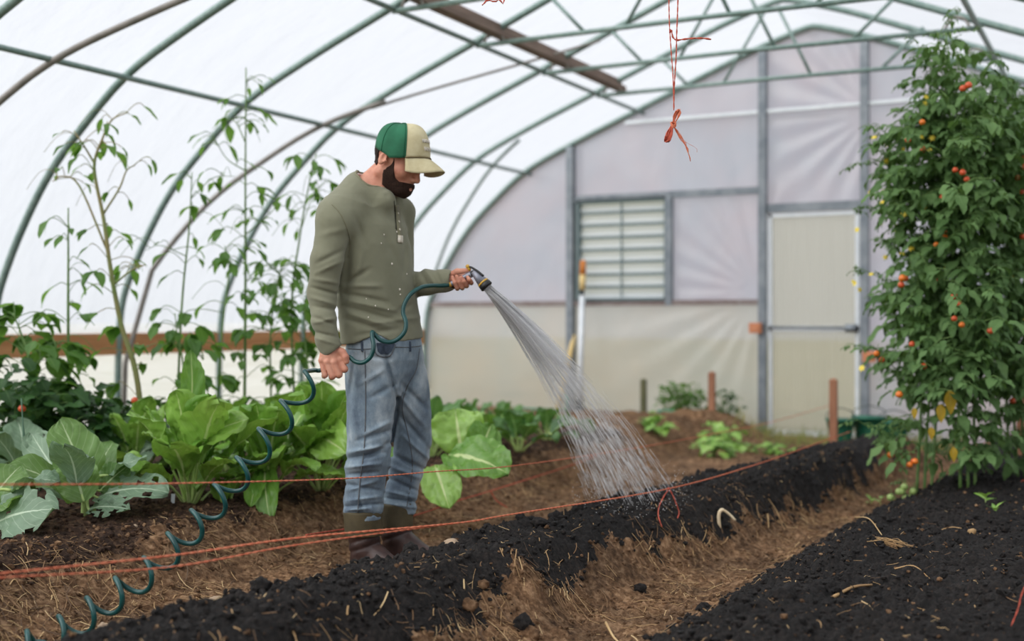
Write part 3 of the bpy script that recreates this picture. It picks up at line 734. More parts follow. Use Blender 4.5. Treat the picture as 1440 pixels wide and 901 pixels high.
# left hand: closed round the nozzle grip, thumb along the top
f.rc(LW_, PX(637, 392, .004), .026, .027, .014)
f.rc(PX(637, 392, .006), PX(652, 392, .010), .026, .022, .012, side=np.array([0, 0, 1.]), st=1.1)
f.rc(PX(633, 388, -.012), PX(643, 381.5, -.030), .0155, .0125, .008).rc(PX(643, 381.5, -.030), PX(651, 381, -.036), .0122, .0108, .003).rc(PX(651, 381, -.036), PX(659.5, 380, -.036), .0108, .0085, .003)
mcp = [(657, 394, .018), (651, 396, .020), (645, 398, .018), (639, 400, .012)]
bot = [(662.5, 396.5, -.030), (655.8, 400.5, -.034), (649.6, 403.5, -.034), (642.6, 404.5, -.028)]
top = [(657.5, 389.5, -.062), (648.8, 390.0, -.066), (642.3, 388.5, -.066), (636.2, 389.5, -.058)]
for i in range(4):
    r = [.0090, .0098, .0096, .0088][i]
    mid = (bot[i][0]+.5, bot[i][1]+1.4, -.012)
    f.rc(PX(*mcp[i]), PX(*mid), r*1.05, r, .004).rc(PX(*mid), PX(bot[i][0], bot[i][1], -.052), r, r*.96, .0018)
    m2 = [(bot[i][q]+top[i][q])/2 for q in (0, 1)]
    f.rc(PX(bot[i][0], bot[i][1], -.052), PX(m2[0], m2[1], -.066), r*.96, r*.94, .0015).rc(PX(m2[0], m2[1], -.066), PX(*top[i]), r*.94, r*.80, .0015)
body, bV, bQ = field_obj('body', HF, M['skin'], man, 1)

# ---- hair and beard: shells grown from the same head
def head_local(x, y, z):
    p = [x-HC[0], y-HC[1], z-HC[2]]; return [sum(p[q]*a[q] for q in range(3))/HS for a in HA]
SH = Field(HC-.26, HC+.22, .003); build_head(SH); build_neck(SH)
X, Y, Z = SH.grid(); lx, ly, lz = head_local(X, Y, Z); hd = SH.d.copy()
nz = fbm(X*60, Y*60, Z*60, 2, 3)
lim = np.interp(lx, [-.03, .004, .012, .030, .044, .056, .07, .085, .1, .2], [-.2, -.04, .03, .012, -.022, -.050, -.057, -.052, -.048, -.047])
flo = np.interp(lx, [-.01, .0, .06, .1], [-.052, -.080, -.107, -.109])
zone = np.maximum(lz-lim, np.maximum(.014-.25*(lz+.06)-lx, flo-lz))
zone = np.maximum(zone, np.where(lz > -.04, .013-lx-.3*np.minimum(0, .0-(lz+.04)), -1))
zone = np.maximum(zone, np.where(lx > .07, .0105-np.sqrt((ly/1.5)**2+((lz+.067)*1.7)**2), -1))
ear_keep = .034-np.sqrt((lx+.004)**2+(lz+.0)**2)
zone = np.maximum(zone, np.where(np.abs(ly) > .05, ear_keep, -1))
SH.d = np.maximum(hd-.004-.005*nz, zone).astype(np.float32); field_obj('beard', SH, M['beard'], man, 1)
zoneh = np.maximum(np.maximum(lx-.03, -.030-.25*(lx+.07)-lz), lz-.028); zoneh = np.maximum(zoneh, np.where(lx > -.03, -.022-lz+(lx+.03)*.3, -1)); zoneh = np.maximum(zoneh, np.where(np.abs(ly) > .05, ear_keep, -1))
SH.d = np.maximum(hd-.0045-.004*nz, zoneh).astype(np.float32); field_obj('hair', SH, M['hair'], man, 1)
for y in (-1, 1): mb = MB(); mb.tube(U2W(spline([hp(.095, .016*y, .017), hp(.095, .029*y, .024), hp(.086, .043*y, .020)], 4)), [.002]*1+[.0042]*7+[.002], 6); mb.build('eyebrow', M['hair'], man)
for y in (-1, 1): mb = MB(); mb.tube(U2W(spline([hp(.0935, .018*y, -.006), hp(.0955, .029*y, -.009), hp(.089, .042*y, -.007)], 4)), .0017, 5); mb.build('eyelash', M['hair'], man)

# ---- cap: mesh crown, front panel, brim
cap = empty('cap', U2W(hp(0, 0, .09))); cap.parent = man; cap.location = Vector(np.array(cap.location)-worldpos(man)); cap['label'] = 'trucker cap with green mesh back and beige front'
CT = math.radians(5); CS = 1.15
ck = np.array([math.cos(HB)*math.cos(CT), -math.sin(HB)*math.cos(CT), -math.sin(CT)]); cz_ = np.array([math.cos(HB)*math.sin(CT), -math.sin(HB)*math.sin(CT), math.cos(CT)]); cy_ = np.cross(cz_, ck)
CC = PX(563, 221, -.005); CAX = [ck, cy_, cz_]
def cp(x, y, z): return CC+CS*(x*ck+y*cy_+z*cz_)
def crown_pt(phi, th, off=0):
    # phi 0..pi/2 from the rim to the top, th around (0 = front)
    c, s_ = math.cos(phi), math.sin(phi); ft = max(0, math.cos(th)); bk = max(0, -math.cos(th))
    x = (.106 if ft > 0 else (.090 if ft <= 0 else .106))*math.cos(th)*c**(.55 if ft > 0 else .8); y = .091*math.sin(th)*c**.7
    z = (.034*bk**.6-.013*abs(math.sin(th))**2)*c + .116*s_**(1.0+.1*ft)+.006*ft*math.sin(2*phi) - .004*bk*math.sin(2*phi)
    n = nrm([x, y, z*.9+.001]); return cp(*(np.array([x, y, z])+n*off))
def crown(name, t0, t1, mat, off=0, nt_=28, np_=16):
    mb = MB(); vs = []
    for j in range(nt_+1):
        for i in range(np_+1): vs.append(crown_pt(PI/2*i/np_*.985, t0+(t1-t0)*j/nt_, off))
    n = np_+1
    mb.add(U2W(np.array(vs)), [(j*n+i, (j+1)*n+i, (j+1)*n+i+1, j*n+i+1) for j in range(nt_) for i in range(np_)])
    o = mb.build(name, mat, cap); s = o.modifiers.new('thick', 'SOLIDIFY'); s.thickness = .002; return o
TF = 1.02
crown('mesh_back', TF, 2*PI-TF, M['cap_green'], 0, 40).__setitem__('label', 'green mesh back of the cap')
crown('front_panel', -TF, TF, M['cap_beige'], .0012, 30).__setitem__('label', 'beige front panel of the cap')
mb = MB()
for th in (TF, -TF): mb.tube(U2W(np.array([crown_pt(PI/2*i/14, th, .002) for i in range(15)])), .0022, 5)
for th in (PI*.62, -PI*.62, PI): mb.tube(U2W(np.array([crown_pt(PI/2*i/14, th, .001) for i in range(15)])), .0016, 5)
mb.build('seam', M['cap_green'], cap)
mb = MB(); mb.tube(U2W(np.array([crown_pt(.02, -TF+2*TF*i/20, .003) for i in range(21)])), .0032, 6); mb.build('brim_seam', M['cap_seam'], cap)
mb = MB(); mb.blob(U2W(crown_pt(PI/2, 0, .0)), .006, 2, 0); mb.build('button', M['cap_green'], cap)
mb = MB(); vs = []; nt_, nr = 26, 8
for j in range(nt_+1):
    th = -1.02+2.04*j/nt_
    a = crown_pt(0, th, .001); la = np.array([np.dot(a-CC, h)/CS for h in CAX])
    for i in range(nr+1):
        t = i/nr; ext = .064*max(0, math.cos(th*PI/2/1.03))**.62
        q = la+np.array([ext*t*(1-.08*abs(th)), la[1]*.06*t*math.cos(th), -.032*t-.010*t*t-.030*(la[1]/.09)**2*t*max(0, math.cos(th*PI/2/1.03))**.5])
        vs.append(cp(*q))
n = nr+1
mb.add(U2W(np.array(vs)), [(j*n+i, j*n+i+1, (j+1)*n+i+1, (j+1)*n+i) for j in range(nt_) for i in range(nr)])
o = mb.build('brim', M['cap_beige'], cap); o.modifiers.new('thick', 'SOLIDIFY').thickness = .004
# two rows of white embroidered lettering, too soft to read
mb = MB()
for row, (zz, t0, t1, nl) in enumerate(((.50, -.36, .14, 8), (.27, -.28, .12, 6))):
    for q in range(nl):
        th = t0+(t1-t0)*q/(nl-1); dt = (t1-t0)/(nl-1)*.34; h = .05
        shp = [[(-1, -1), (-1, 1), (-.2, 0), (.8, 1), (.8, -1)], [(-1, -1), (-1, 1), (.8, 1), (.8, -1), (-1, -1)], [(-1, 1), (-.4, -1), (0, .4), (.5, -1), (1, 1)], [(.8, 1), (-1, 1), (-1, 0), (.4, 0), (-1, 0), (-1, -1), (.8, -1)]][(q+row) % 4]
        mb.tube(U2W(np.array([crown_pt(zz+h*b, th+dt*a, .004) for a, b in shp])), .0016, 4)
mb.build('lettering', M['white_thread'], cap)

# ---- shirt
SF = Field([-.98, -.40, .84], [-.12, .42, 1.70], .0042)
SF.loft([(PX(516, 296), .150, .095), (PX(519, 318), .178, .118), (PX(521, 345), .186, .132), (PX(526, 390), .180, .134), (PX(533, 440), .182, .134), (PX(537, 470), .186, .136), (PX(538, 488), .188, .137)], LFT, .03)
SF.rc(NB+np.array([-.005, 0, -.018]), RS+np.array([0, 0, -.002]), .076, .070, .05).rc(NB+np.array([.0, 0, -.02]), LS, .074, .064, .05)
SF.rc(PX(507, 267, .01), RS+np.array([.014, 0, .022]), .060, .064, .05); SF.rc(PX(512, 262, .03), PX(548, 282, .08), .04, .05, .04)
SF.rc(NB, PX(540, 283, -.045), .068, .048, .04); SF.rc(PX(504, 267, .0), PX(467, 297, -.13), .048, .052, .05)
ARMK = .016
SF.chain([RS, PX(460, 365, -.19), RE, PX(455, 450, -.215), RW_+np.array([-.006, 0, .014])], [.071, .063, .056, .047, .044], ARMK)
SF.chain([LS, LE], [.064, .056], .02); SF.chain([LE, PX(600, 397, .06), PX(626, 394.5, 0)], [.057, .050, .045], .016)
SF.rc(RW_+np.array([-.012, 0, .024]), RW_+np.array([.002, 0, -.004]), .047, .045, .004)      # right cuff
SF.rc(PX(619, 395, .015), PX(628, 394.3, -.003), .047, .0455, .004)
X, Y, Z = SF.grid()
# cloth folds: (px,py)->(px,py) lines, + raises, - sinks
FOLD = 1.25
def folds(Fd, X, Y, Z, rows):
    for (a, b, c, d, wd, amp, v0, v1) in rows:
        vm = (v0+v1)/2; A, B = PX(a, b, vm), PX(c, d, vm); lo, hi = np.minimum(A, B)-.05, np.maximum(A, B)+.05; lo[1], hi[1] = v0, v1
        sl, (x, y, z) = Fd.sub(lo, hi); s = D0/(D0+y); s = (D0+vm)/(D0+y)
        px, pz = x*s, (z-1)*s+1; ab = (B-A)[[0, 2]]; L = ab@ab
        t = np.clip(((px-A[0])*ab[0]+(pz-A[2])*ab[1])/L, 0, 1); dd = np.hypot(px-A[0]-t*ab[0], pz-A[2]-t*ab[1])
        g = np.exp(-(dd/wd)**2)*np.sin(PI*(.12+.76*t))
        Fd.d[sl] -= (amp*FOLD*g).astype(np.float32)
folds(SF, X, Y, Z, [
 (492, 335, 486, 420, .016, -.012, -.35, .0), (486, 398, 520, 378, .010, -.010, -.3, .1), (484, 412, 545, 425, .010, -.009, -.3, .1), (487, 402, 535, 402, .010, .008, -.3, .1),
 (484, 430, 560, 452, .010, -.009, -.3, .1), (488, 422, 560, 438, .009, .008, -.3, .1), (486, 448, 540, 466, .010, -.008, -.3, .1), (490, 440, 548, 459, .009, .007, -.3, .1), (520, 455, 590, 446, .009, .006, -.3, .1),
 (500, 472, 560, 462, .010, -.006, -.3, .1), (498, 300, 515, 345, .012, -.006, -.3, .05), (540, 330, 560, 372, .012, -.005, -.3, .1), (572, 330, 566, 390, .012, -.006, -.3, .2), (556, 440, 580, 427, .010, -.005, -.3, .2),
 (510, 350, 500, 400, .012, .006, -.3, .1), (566, 410, 574, 472, .010, .004, -.3, .2),
 (438, 404, 474, 414, .007, -.009, -.4, -.05), (440, 392, 476, 398, .008, .007, -.4, -.05), (437, 418, 472, 428, .008, .008, -.4, -.05), (440, 430, 474, 436, .007, -.007, -.4, -.05), (438, 445, 470, 456, .007, -.007, -.4, -.05), (440, 454, 474, 447, .007, .006, -.4, -.05),
 (440, 466, 474, 474, .006, -.006, -.4, -.05), (440, 474, 474, 484, .006, .005, -.4, -.05), (446, 370, 482, 352, .009, -.007, -.4, -.05), (444, 384, 484, 366, .008, .006, -.4, -.05), (452, 330, 486, 322, .012, .005, -.4, -.05),
 (590, 380, 606, 408, .008, -.007, -.2, .25), (598, 378, 616, 408, .007, .006, -.2, .25), (612, 380, 622, 402, .006, -.005, -.2, .2)])
SF.d += (.006*fbm(X*9, Y*9, Z*7, 3, 51)+.003*fbm(X*30, Y*30, Z*22, 2, 52)).astype(np.float32)
# hem: cut wavy, lifted at the front left
hem = np.interp(X/(D0+Y)*F+720, [470, 486, 500, 520, 530, 548, 565, 600, 620], [1-.34*.28, 1+(450-483)/350, 1+(450-481)/350, 1+(450-473)/350, 1+(450-468)/350, 1+(450-478)/350, 1+(450-479)/350, 1+(450-474)/350, 1+(450-473)/350])
arm = np.minimum(np.hypot(X-RW_[0], Y-RW_[1])-.075, 1)
SF.d = np.where((arm < 0), SF.d, np.maximum(SF.d, (hem-Z))).astype(np.float32)
# open cuffs, neck opening
SF.rc(RW_+np.array([.012, 0, -.012]), RW_+np.array([.05, 0, -.085]), .036, .050, .004, 's'); SF.rc(PX(631, 394, -.01), PX(652, 392, -.02), .031, .036, .004, 's')
TEE = SF.d.copy()
SF.rc(NB+np.array([.012, -.015, .030]), PX(551, 214, -.03), .066, .080, .006, 's'); SF.rc(PX(546, 272, -.10), PX(555.5, 300, -.135), .020, .005, .006, 's')
shirt, sV, sQ = field_obj('henley_shirt', SF, M['shirt'], man, 2)
sB = bvh_of(sV, sQ)
# collar rim: follow the opening
mb = MB(); ring = []
ctr = NB+np.array([.012, -.015, .030]); ax = nrm(PX(551, 214, -.03)-ctr); e1 = nrm(np.cross(ax, [0, 1, 0])); e2 = np.cross(ax, e1)
for k in range(33):
    a = 2*PI*k/32; dirn = math.cos(a)*e1+math.sin(a)*e2
    o = ctr+ax*.12+dirn*.30; best = None
    for st_ in np.linspace(-.12, .12, 61):
        oo = ctr+ax*st_+dirn*.069
        r = sB.find_nearest(Vector(oo)); 
        if r[0] is not None and (best is None or r[3] < best[0]): best = (r[3], np.array(r[0]), st_)
        if r[0] is not None and r[3] < .006: best2 = np.array(r[0])
    ring.append(best[1])
mb.tube(U2W(spline(ring, 2)), .0055, 6); mb.build('collar', M['shirt_cuff'], man)
# placket, buttons, tag, seams, paint specks
pl = empty('placket', U2W(hit(sB, 556, 300)[0])); pl.parent = man; pl.location = Vector(np.array(pl.location)-worldpos(man))
def patch(name, pxq, mat, parent, lift=.002):
    P = [hit(sB, *q, lift) for q in pxq]; P = [p for p, _ in P if p is not None]
    if len(P) < 4: return
    n = len(P)//2; mb = MB(); mb.add(U2W(np.array(P)), [(2*i, 2*i+1, 2*i+3, 2*i+2) for i in range(n-1)]); o = mb.build(name, mat, parent); o.modifiers.new('t', 'SOLIDIFY').thickness = .0015
patch('placket_strip', [q for y in range(288, 343, 4) for q in ((554.5+(y-288)*.09, y), (560.5+(y-288)*.09, y))], M['shirt_cuff'], pl, .003)
strip('placket_edge', sB, [(553.8, 282), (555, 300), (556.5, 322)], .0035, M['placket_gap'], pl, .002)
for (x, y) in ((558.6, 300), (560, 312), (561, 323)):
    p, n = hit(sB, x, y, .004)
    if p is not None: mb = MB(); mb.lathe(U2W(p), U2W(p+n*.004)-U2W(p), [(0, .0045), (.0015, .005), (.002, .0035)], 10); mb.build('button', M['tag'], pl)
patch('tag', [q for y in (331, 334, 337, 341) for q in ((558.2, y), (565.0, y+.8))], M['tag'], pl, .005)
strip('shoulder_seam', sB, [(466, 287), (478, 300), (488, 322), (493, 345), (490, 362)], .0035, M['shirt_cuff'], man, .0012)
mb = MB()
for (x, y, r) in ((551, 371, .0045), (562, 407, .004), (563, 414, .0035), (518, 446, .003), (536, 342, .003), (528, 430, .003), (546, 435, .003), (558, 326, .004), (540, 330, .0025), (515, 420, .0025), (572, 385, .003)):
    p, n = hit(sB, x, y, .0004)
    if p is not None: mb.blob(U2W(p), r, 1, .3, (1, 1, 1.3))
mb.build('paint_specks', M['white_thread'], man)['kind'] = 'stuff'
# white undershirt at the neck and below the hem
TF_ = Field(SF.lo, SF.lo+.01, SF.h); TF_.n = SF.n; X, Y, Z = TF_.grid()
TF_.d = np.maximum(TEE+.009, np.maximum(1.41-Z, np.hypot(X-NB[0]-.015, (Y-NB[1]))-.13)).astype(np.float32)
TF_.rc(NB+np.array([.012, -.015, .030]), PX(551, 214, -.03), .058, .070, .004, 's')
field_obj('undershirt', TF_, M['tee'], man, 1)
UH = Field([-.86, -.26, .86], [-.28, .26, 1.02], .0045)
UH.loft([(PX(537, 462), .168, .119), (PX(538, 484), .176, .1265)], LFT, .004)
X, Y, Z = UH.grid(); hm = np.interp(X/(D0+Y)*F+720, [480, 500, 520, 545, 575, 605], [1-.07, 1-.07, 1-.06, 1-.075, 1-.086, 1-.082]); UH.d = np.maximum(UH.d, hm-Z).astype(np.float32)
field_obj('undershirt_hem', UH, M['tee'], man, 1)

# ---- jeans
AJ = math.radians(34); LJ = np.array([math.sin(AJ), math.cos(AJ), 0])
JF = Field([-.86, -.36, .1], [-.22, .40, 1.02], .0042)
JF.loft([(PX(541, 470), .170, .122), (PX(541, 490), .174, .126), (PX(542, 505), .172, .122), (PX(543, 525), .150, .104), (PX(545, 550), .10, .07)], LJ, .03)
JF.loft([(PX(524, 478, -.04), .085, .100), (PX(523, 505, -.055), .098, .112), (PX(524, 545, -.065), .100, .110), (PX(522, 590, -.07), .093, .102), (PX(520, 630, -.075), .088, .094), (PX(517, 655, -.07), .084, .090), (PX(513, 680, -.06), .074, .080), (PX(511, 705, -.055), .077, .081), (PX(510.5, 729, -.055), .074, .076)], LJ, .03)
JF.loft([(PX(556, 478, .06), .085, .098), (PX(560, 505, .075), .095, .108), (PX(569, 545, .09), .094, .106), (PX(575, 590, .11), .090, .096), (PX(578, 628, .125), .082, .086), (PX(574, 652, .13), .074, .079), (PX(566, 682, .125), .065, .070), (PX(562, 703, .12), .067, .070), (PX(561, 721, .12), .066, .068)], LJ, .025)
X, Y, Z = JF.grid(); FOLD = 1.75
folds(JF, X, Y, Z, [
 (540, 488, 556, 560, .010, -.012, -.4, .4), (560, 560, 552, 640, .010, -.012, -.3, .2),
 (488, 645, 540, 636, .009, -.010, -.4, .0), (490, 636, 548, 626, .008, .009, -.4, .0), (486, 657, 535, 652, .008, .009, -.4, .0), (490, 667, 530, 664, .008, -.010, -.4, .0), (520, 640, 556, 618, .009, -.008, -.4, .0), (500, 620, 552, 604, .009, -.007, -.4, .0), (515, 610, 552, 592, .009, .006, -.4, .0),
 (486, 680, 536, 690, .007, -.007, -.4, .02), (488, 690, 530, 676, .007, .006, -.4, .02), (488, 704, 536, 698, .007, .007, -.4, .02), (486, 712, 538, 708, .006, -.009, -.4, .02), (492, 719, 536, 724, .006, -.007, -.4, .02), (505, 700, 512, 726, .006, -.007, -.4, .02), (520, 704, 526, 726, .006, .006, -.4, .02), (486, 718, 520, 714, .006, .008, -.4, .02),
 (565, 540, 600, 575, .010, -.008, -.1, .4), (562, 556, 598, 600, .010, .008, -.1, .4), (560, 580, 602, 630, .011, -.010, -.1, .4), (566, 612, 604, 646, .009, .008, -.1, .4), (552, 640, 596, 660, .010, -.011, -.1, .4), (548, 655, 590, 672, .009, .008, -.1, .4), (545, 672, 586, 690, .008, -.008, -.1, .4),
 (542, 690, 584, 700, .007, .007, -.1, .4), (542, 700, 586, 706, .006, -.009, -.1, .4), (542, 708, 586, 714, .006, .007, -.1, .4), (570, 690, 580, 716, .006, -.006, -.1, .4),
 (500, 500, 492, 560, .010, -.006, -.4, .1), (505, 540, 540, 520, .010, .006, -.4, .0), (520, 560, 556, 540, .010, -.006, -.4, .0), (515, 500, 550, 505, .008, -.006, -.4, .0), (495, 560, 500, 620, .012, .006, -.4, .1)])
JF.d += (.011*fbm(X*11, Y*11, Z*9, 3, 61)+.005*fbm(X*34, Y*34, Z*34, 2, 62)).astype(np.float32)
jeans, jV, jQ = field_obj('jeans', JF, M['denim'], man, 2); jB = bvh_of(jV, jQ)
def cpatch(): pass
strip('side_seam', jB, [(513, 492), (514, 530), (514, 580), (512, 630), (506, 680), (503, 722)], .0055, M['stitch'], man, .0005)
strip('side_seam', jB, [(590, 490), (585, 520), (572, 545), (566, 575), (576, 620), (580, 660), (572, 712)], .005, M['stitch'], man, .0004)
pk = strip('pocket', jB, [(527, 484), (528, 496), (537, 501.5), (548, 500), (553, 492), (556, 484)], .006, M['stitch'], man, .001)
def fillp(name, rows, mat, lift):
    mb = MB(); vs = []; m = 7
    for (y, a, b) in rows:
        for i in range(m):
            p, n_ = hit(jB, a+(b-a)*i/(m-1), y, lift); vs.append(p if p is not None else vs[-1])
    mb.add(U2W(np.array(vs)), [(j*m+i, j*m+i+1, (j+1)*m+i+1, (j+1)*m+i) for j in range(len(rows)-1) for i in range(m-1)]); return mb.build(name, mat, man)
fillp('pocket_lining', [(482, 529, 555), (488, 530, 553), (494, 531, 550), (498, 535, 546)], M['denim_dark'], .0035)
for x in (509, 576): strip('belt_loop', jB, [(x, 480), (x+.3, 488), (x+.5, 494)], .010, M['denim_dark'], man, .002)
strip('waistband', jB, [(489, 490), (505, 491), (525, 490), (528, 489)], .004, M['stitch'], man, .001); strip('waistband', jB, [(556, 488), (575, 488), (594, 486)], .004, M['stitch'], man, .001)

# ---- boots
def boot(nm, top, ank, heel, toe, rt):
    f = Field(np.minimum.reduce([top, ank, heel, toe])-.14, np.maximum.reduce([top, ank, heel, toe])+.14, .0042)
    f.rc(top+(ank-top)*.45, ank, rt*.90, .058, .02); f.rc(ank, heel+np.array([0, 0, .035]), .058, .044, .02)
    f.rc(heel+np.array([0.01, 0, .045]), toe+np.array([0, 0, .035]), .046, .038, .02, side=np.array([0, 0, 1.]), st=.9); f.rc(ank+np.array([.02, 0, -.02]), toe+np.array([-.03, -.0, .04]), .05, .036, .02)
    zb = heel[2]; X, Y, Z = f.grid(); f.d = np.maximum(f.d, zb-Z)
    tdir = nrm((toe-heel)*np.array([1, 1, 0]))
    for zc in (.10, .135, .175, .22): 
        f.d += (.005*np.exp(-((Z-zb-zc-.35*((X-ank[0])*tdir[0]+(Y-ank[1])*tdir[1]))/.008)**2)).astype(np.float32)
    f.d += (.004*fbm(X*18, Y*18, Z*18, 2, 71)).astype(np.float32)
    b = empty('boot', U2W(heel)); b.parent = man; b.location = Vector(np.array(b.location)-worldpos(man))
    field_obj('boot_foot', f, M['boot_brown'], b, 2)
    g = Field(top-np.array([.14, .14, .16]), top+.13, .0042)
    lo = top+nrm(ank-top)*.100
    g.rc(top, lo, rt, rt*.97, .004); X, Y, Z = g.grid(); g.d = np.maximum(g.d, lo[2]-.0-Z); g.d = np.maximum(g.d, Z-top[2]); g.d += (.004*fbm(X*12, Y*12, Z*12, 2, 72)).astype(np.float32)
    field_obj('boot_cuff', g, M['boot_olive'], b, 2)
    s = Field(np.minimum(heel, toe)-.1, np.maximum(heel, toe)+.1, .0045)
    s.rc(heel+np.array([.01, 0, .0]), toe, .05, .044, .004); X, Y, Z = s.grid(); s.d = np.maximum(s.d, np.maximum(zb-.012-Z, Z-zb-.012))
    field_obj('sole', s, M['hair'], b, 1)
gz = feet[2]+.012
def on_ground(px, v):
    q = PX(px, 800, v); wq = U2W(q); q[2] = ground_z(wq[0], wq[1])+.012; return q
FD = nrm([math.cos(math.radians(28)), -math.sin(math.radians(28)), 0])
hR = on_ground(508, -.045); hL = on_ground(553, .11)
for nm, t, h in (('r', PX(511, 717, -.055), hR), ('l', PX(558, 706, .115), hL)):
    boot(nm, t, np.array([h[0]+.012, h[1], h[2]+.11]), h, h+FD*.185, .079 if nm == 'r' else .070)
# ================================================================== HOSE, WATER, STRINGS
M['hose'] = simple('teal_green_hose', rgb(14, 62, 62), rgb(22, 78, 76), 20, .28, 0, .05, 60)
M['brass'] = simple('yellow_plastic', rgb(214, 170, 62), rgb(196, 148, 50), 40, .4)
M['nozzle_grey'] = simple('grey_nozzle', rgb(150, 152, 164), rgb(128, 130, 142), 30, .35, .3)
M['black'] = simple('black_rubber', rgb(24, 25, 27), rgb(36, 37, 39), 40, .45)
def PW(px, py, v=0): return U2W(PX(px, py, v))
HPH = 2.6
hose_base = PW(500, 510, -.2)
hose = empty('garden_hose', hose_base, 'dark green coiled hose with grey spray nozzle held by the man', 'hose')
upper = [(633, 400, -.034), (622, 401.5, -.05), (606, 401.5, -.09), (592, 404, -.13), (578, 413, -.17), (569, 427, -.185), (567, 440, -.19), (571, 453, -.2), (569, 466, -.205), (559, 477, -.21), (547, 481, -.215), (535, 478, -.215), (527, 470, -.212), (523.5, 467, -.222), (523.5, 474, -.235), (525.5, 487, -.25), (521.5, 501, -.25), (511, 509.5, -.245), (500, 508.5, -.235), (492, 502.5, -.225), (487, 503, -.215), (478, 510, -.212), (466, 515, -.212), (455, 519, -.212)]
up = [PX(*q) for q in upper]
# helix: from the hand down and towards us onto the ground; the coils stretch where the hose hangs
cusp = [(446, 508), (430, 520), (400, 567), (368, 607), (337, 647), (305, 685), (272, 722), (238, 755), (203, 790), (160, 820), (120, 848), (78, 875), (30, 897), (-25, 922)]
hv = np.linspace(-.20, -1.28, len(cusp)); hel = []
axp = spline([PX(x+6.5+.35*i, y+8+.35*i, v) for i, ((x, y), v) in enumerate(zip(cusp, hv))][1:], 24)
for q in axp:
    wq = U2W(q)
axd = np.gradient(axp, axis=0); axd /= np.linalg.norm(axd, axis=1)[:, None]
for i, q in enumerate(axp):
    e1 = nrm(np.cross(axd[i], [0, 1, 0])); e2 = nrm(np.cross(axd[i], e1)); a = -2*PI*(i/24)+HPH
    p = q+.046*(math.cos(a)*e1+math.sin(a)*e2); wq = U2W(p); g = ground_z(wq[0], wq[1])+.008; p[2] = max(p[2], g) if p[2] > g-.2 else p[2]
    hel.append(p)
join = spline(up+[PX(447, 521, -.212), PX(438, 518, -.215)], 6)
mb = MB(); pts = np.vstack([join[:-4], hel[2:]]); mb.tube(U2W(pts), .0084, 12); mb.build('coiled_tube', M['hose'], hose)
mb = MB(); mb.lathe(PW(635, 399.5, -.034), PW(620, 402, -.05)-PW(635, 399.5, -.034), [(0, .0085), (.003, .0105), (.009, .0105), (.011, .009)], 14); mb.build('coupling', M['brass'], hose)
nz = empty('nozzle', PW(660, 390, -.04)); nz.parent = hose; nz.location = Vector(np.array(nz.location)-hose_base); nz['label'] = 'grey pistol spray nozzle with black and yellow rings'
mb = MB(); mb.tube(U2W(spline([PX(634, 399, -.036), PX(645, 395, -.034), PX(655, 389, -.036), PX(663, 385.5, -.042)], 5)), [.0105]*4+[.012]*8+[.0125]*4, 12); mb.build('grip', M['nozzle_grey'], nz)
mb = MB(); mb.tube(U2W(spline([PX(660, 387, -.04), PX(667, 384.5, -.043), PX(672, 389, -.046), PX(674, 394, -.047)], 4)), [.012]*3+[.0145]*7+[.0135]*3, 12); mb.build('neck', M['black'], nz)
a0, a1 = PW(665, 381.5, -.045), PW(684.5, 403, -.06); ax_ = a1-a0; l_ = np.linalg.norm(ax_)
mb = MB(); mb.lathe(a0, ax_, [(0, .006), (.004, .0125), (l_*.35, .0165), (l_*.72, .023)], 20); mb.build('barrel', M['nozzle_grey'], nz)
mb = MB(); mb.lathe(a0+ax_*.70, ax_, [(0, .022), (.002, .0245), (.006, .0245), (.008, .022)], 20); mb.build('yellow_ring', M['brass'], nz)
mb = MB(); mb.lathe(a0+ax_*.79, ax_, [(0, .022), (.001, .0255), (.018, .0265), (.020, .024), (.0195, .018), (.016, .001)], 22); mb.build('spray_head', M['black'], nz)
mb = MB(); mb.tube(U2W(spline([PX(659, 375, -.045), PX(664, 376.5, -.05), PX(672, 381.5, -.058), PX(680, 388, -.066)], 4)), .0045, 8); mb.build('lever', M['black'], nz)
mb = MB(); mb.blob(PW(657.5, 374.5, -.045), .0085, 2, 0); mb.tube([PW(657.5, 374.5, -.045), PW(661, 380, -.044)], .006, 8); mb.build('thumb_control', M['brass'], nz)
# ---- water
m, nt, out = new_mat('spraying_water')
gl = node(nt, 'ShaderNodeBsdfGlossy'); gl.inputs['Roughness'].default_value = .15
tl = node(nt, 'ShaderNodeBsdfTranslucent'); df = node(nt, 'ShaderNodeBsdfDiffuse'); tr = node(nt, 'ShaderNodeBsdfTransparent')
x1 = node(nt, 'ShaderNodeMixShader'); x1.inputs[0].default_value = .4; nt.links.new(tl.outputs[0], x1.inputs[1]); nt.links.new(df.outputs[0], x1.inputs[2])
x2 = node(nt, 'ShaderNodeMixShader'); x2.inputs[0].default_value = .15; nt.links.new(x1.outputs[0], x2.inputs[1]); nt.links.new(gl.outputs[0], x2.inputs[2])
for q in (tl, df): q.inputs[0].default_value = (.99, .99, 1, 1)
x3 = node(nt, 'ShaderNodeMixShader'); x3.inputs[0].default_value = .2; nt.links.new(x2.outputs[0], x3.inputs[1]); nt.links.new(tr.outputs[0], x3.inputs[2]); nt.links.new(x3.outputs[0], out.inputs[0])
M['water'] = m
src = a1; src_dir = nrm(ax_); mb = MB(); rg = random.Random(5)
land_c = [(850, 690), (960, 690)]
nj = 230
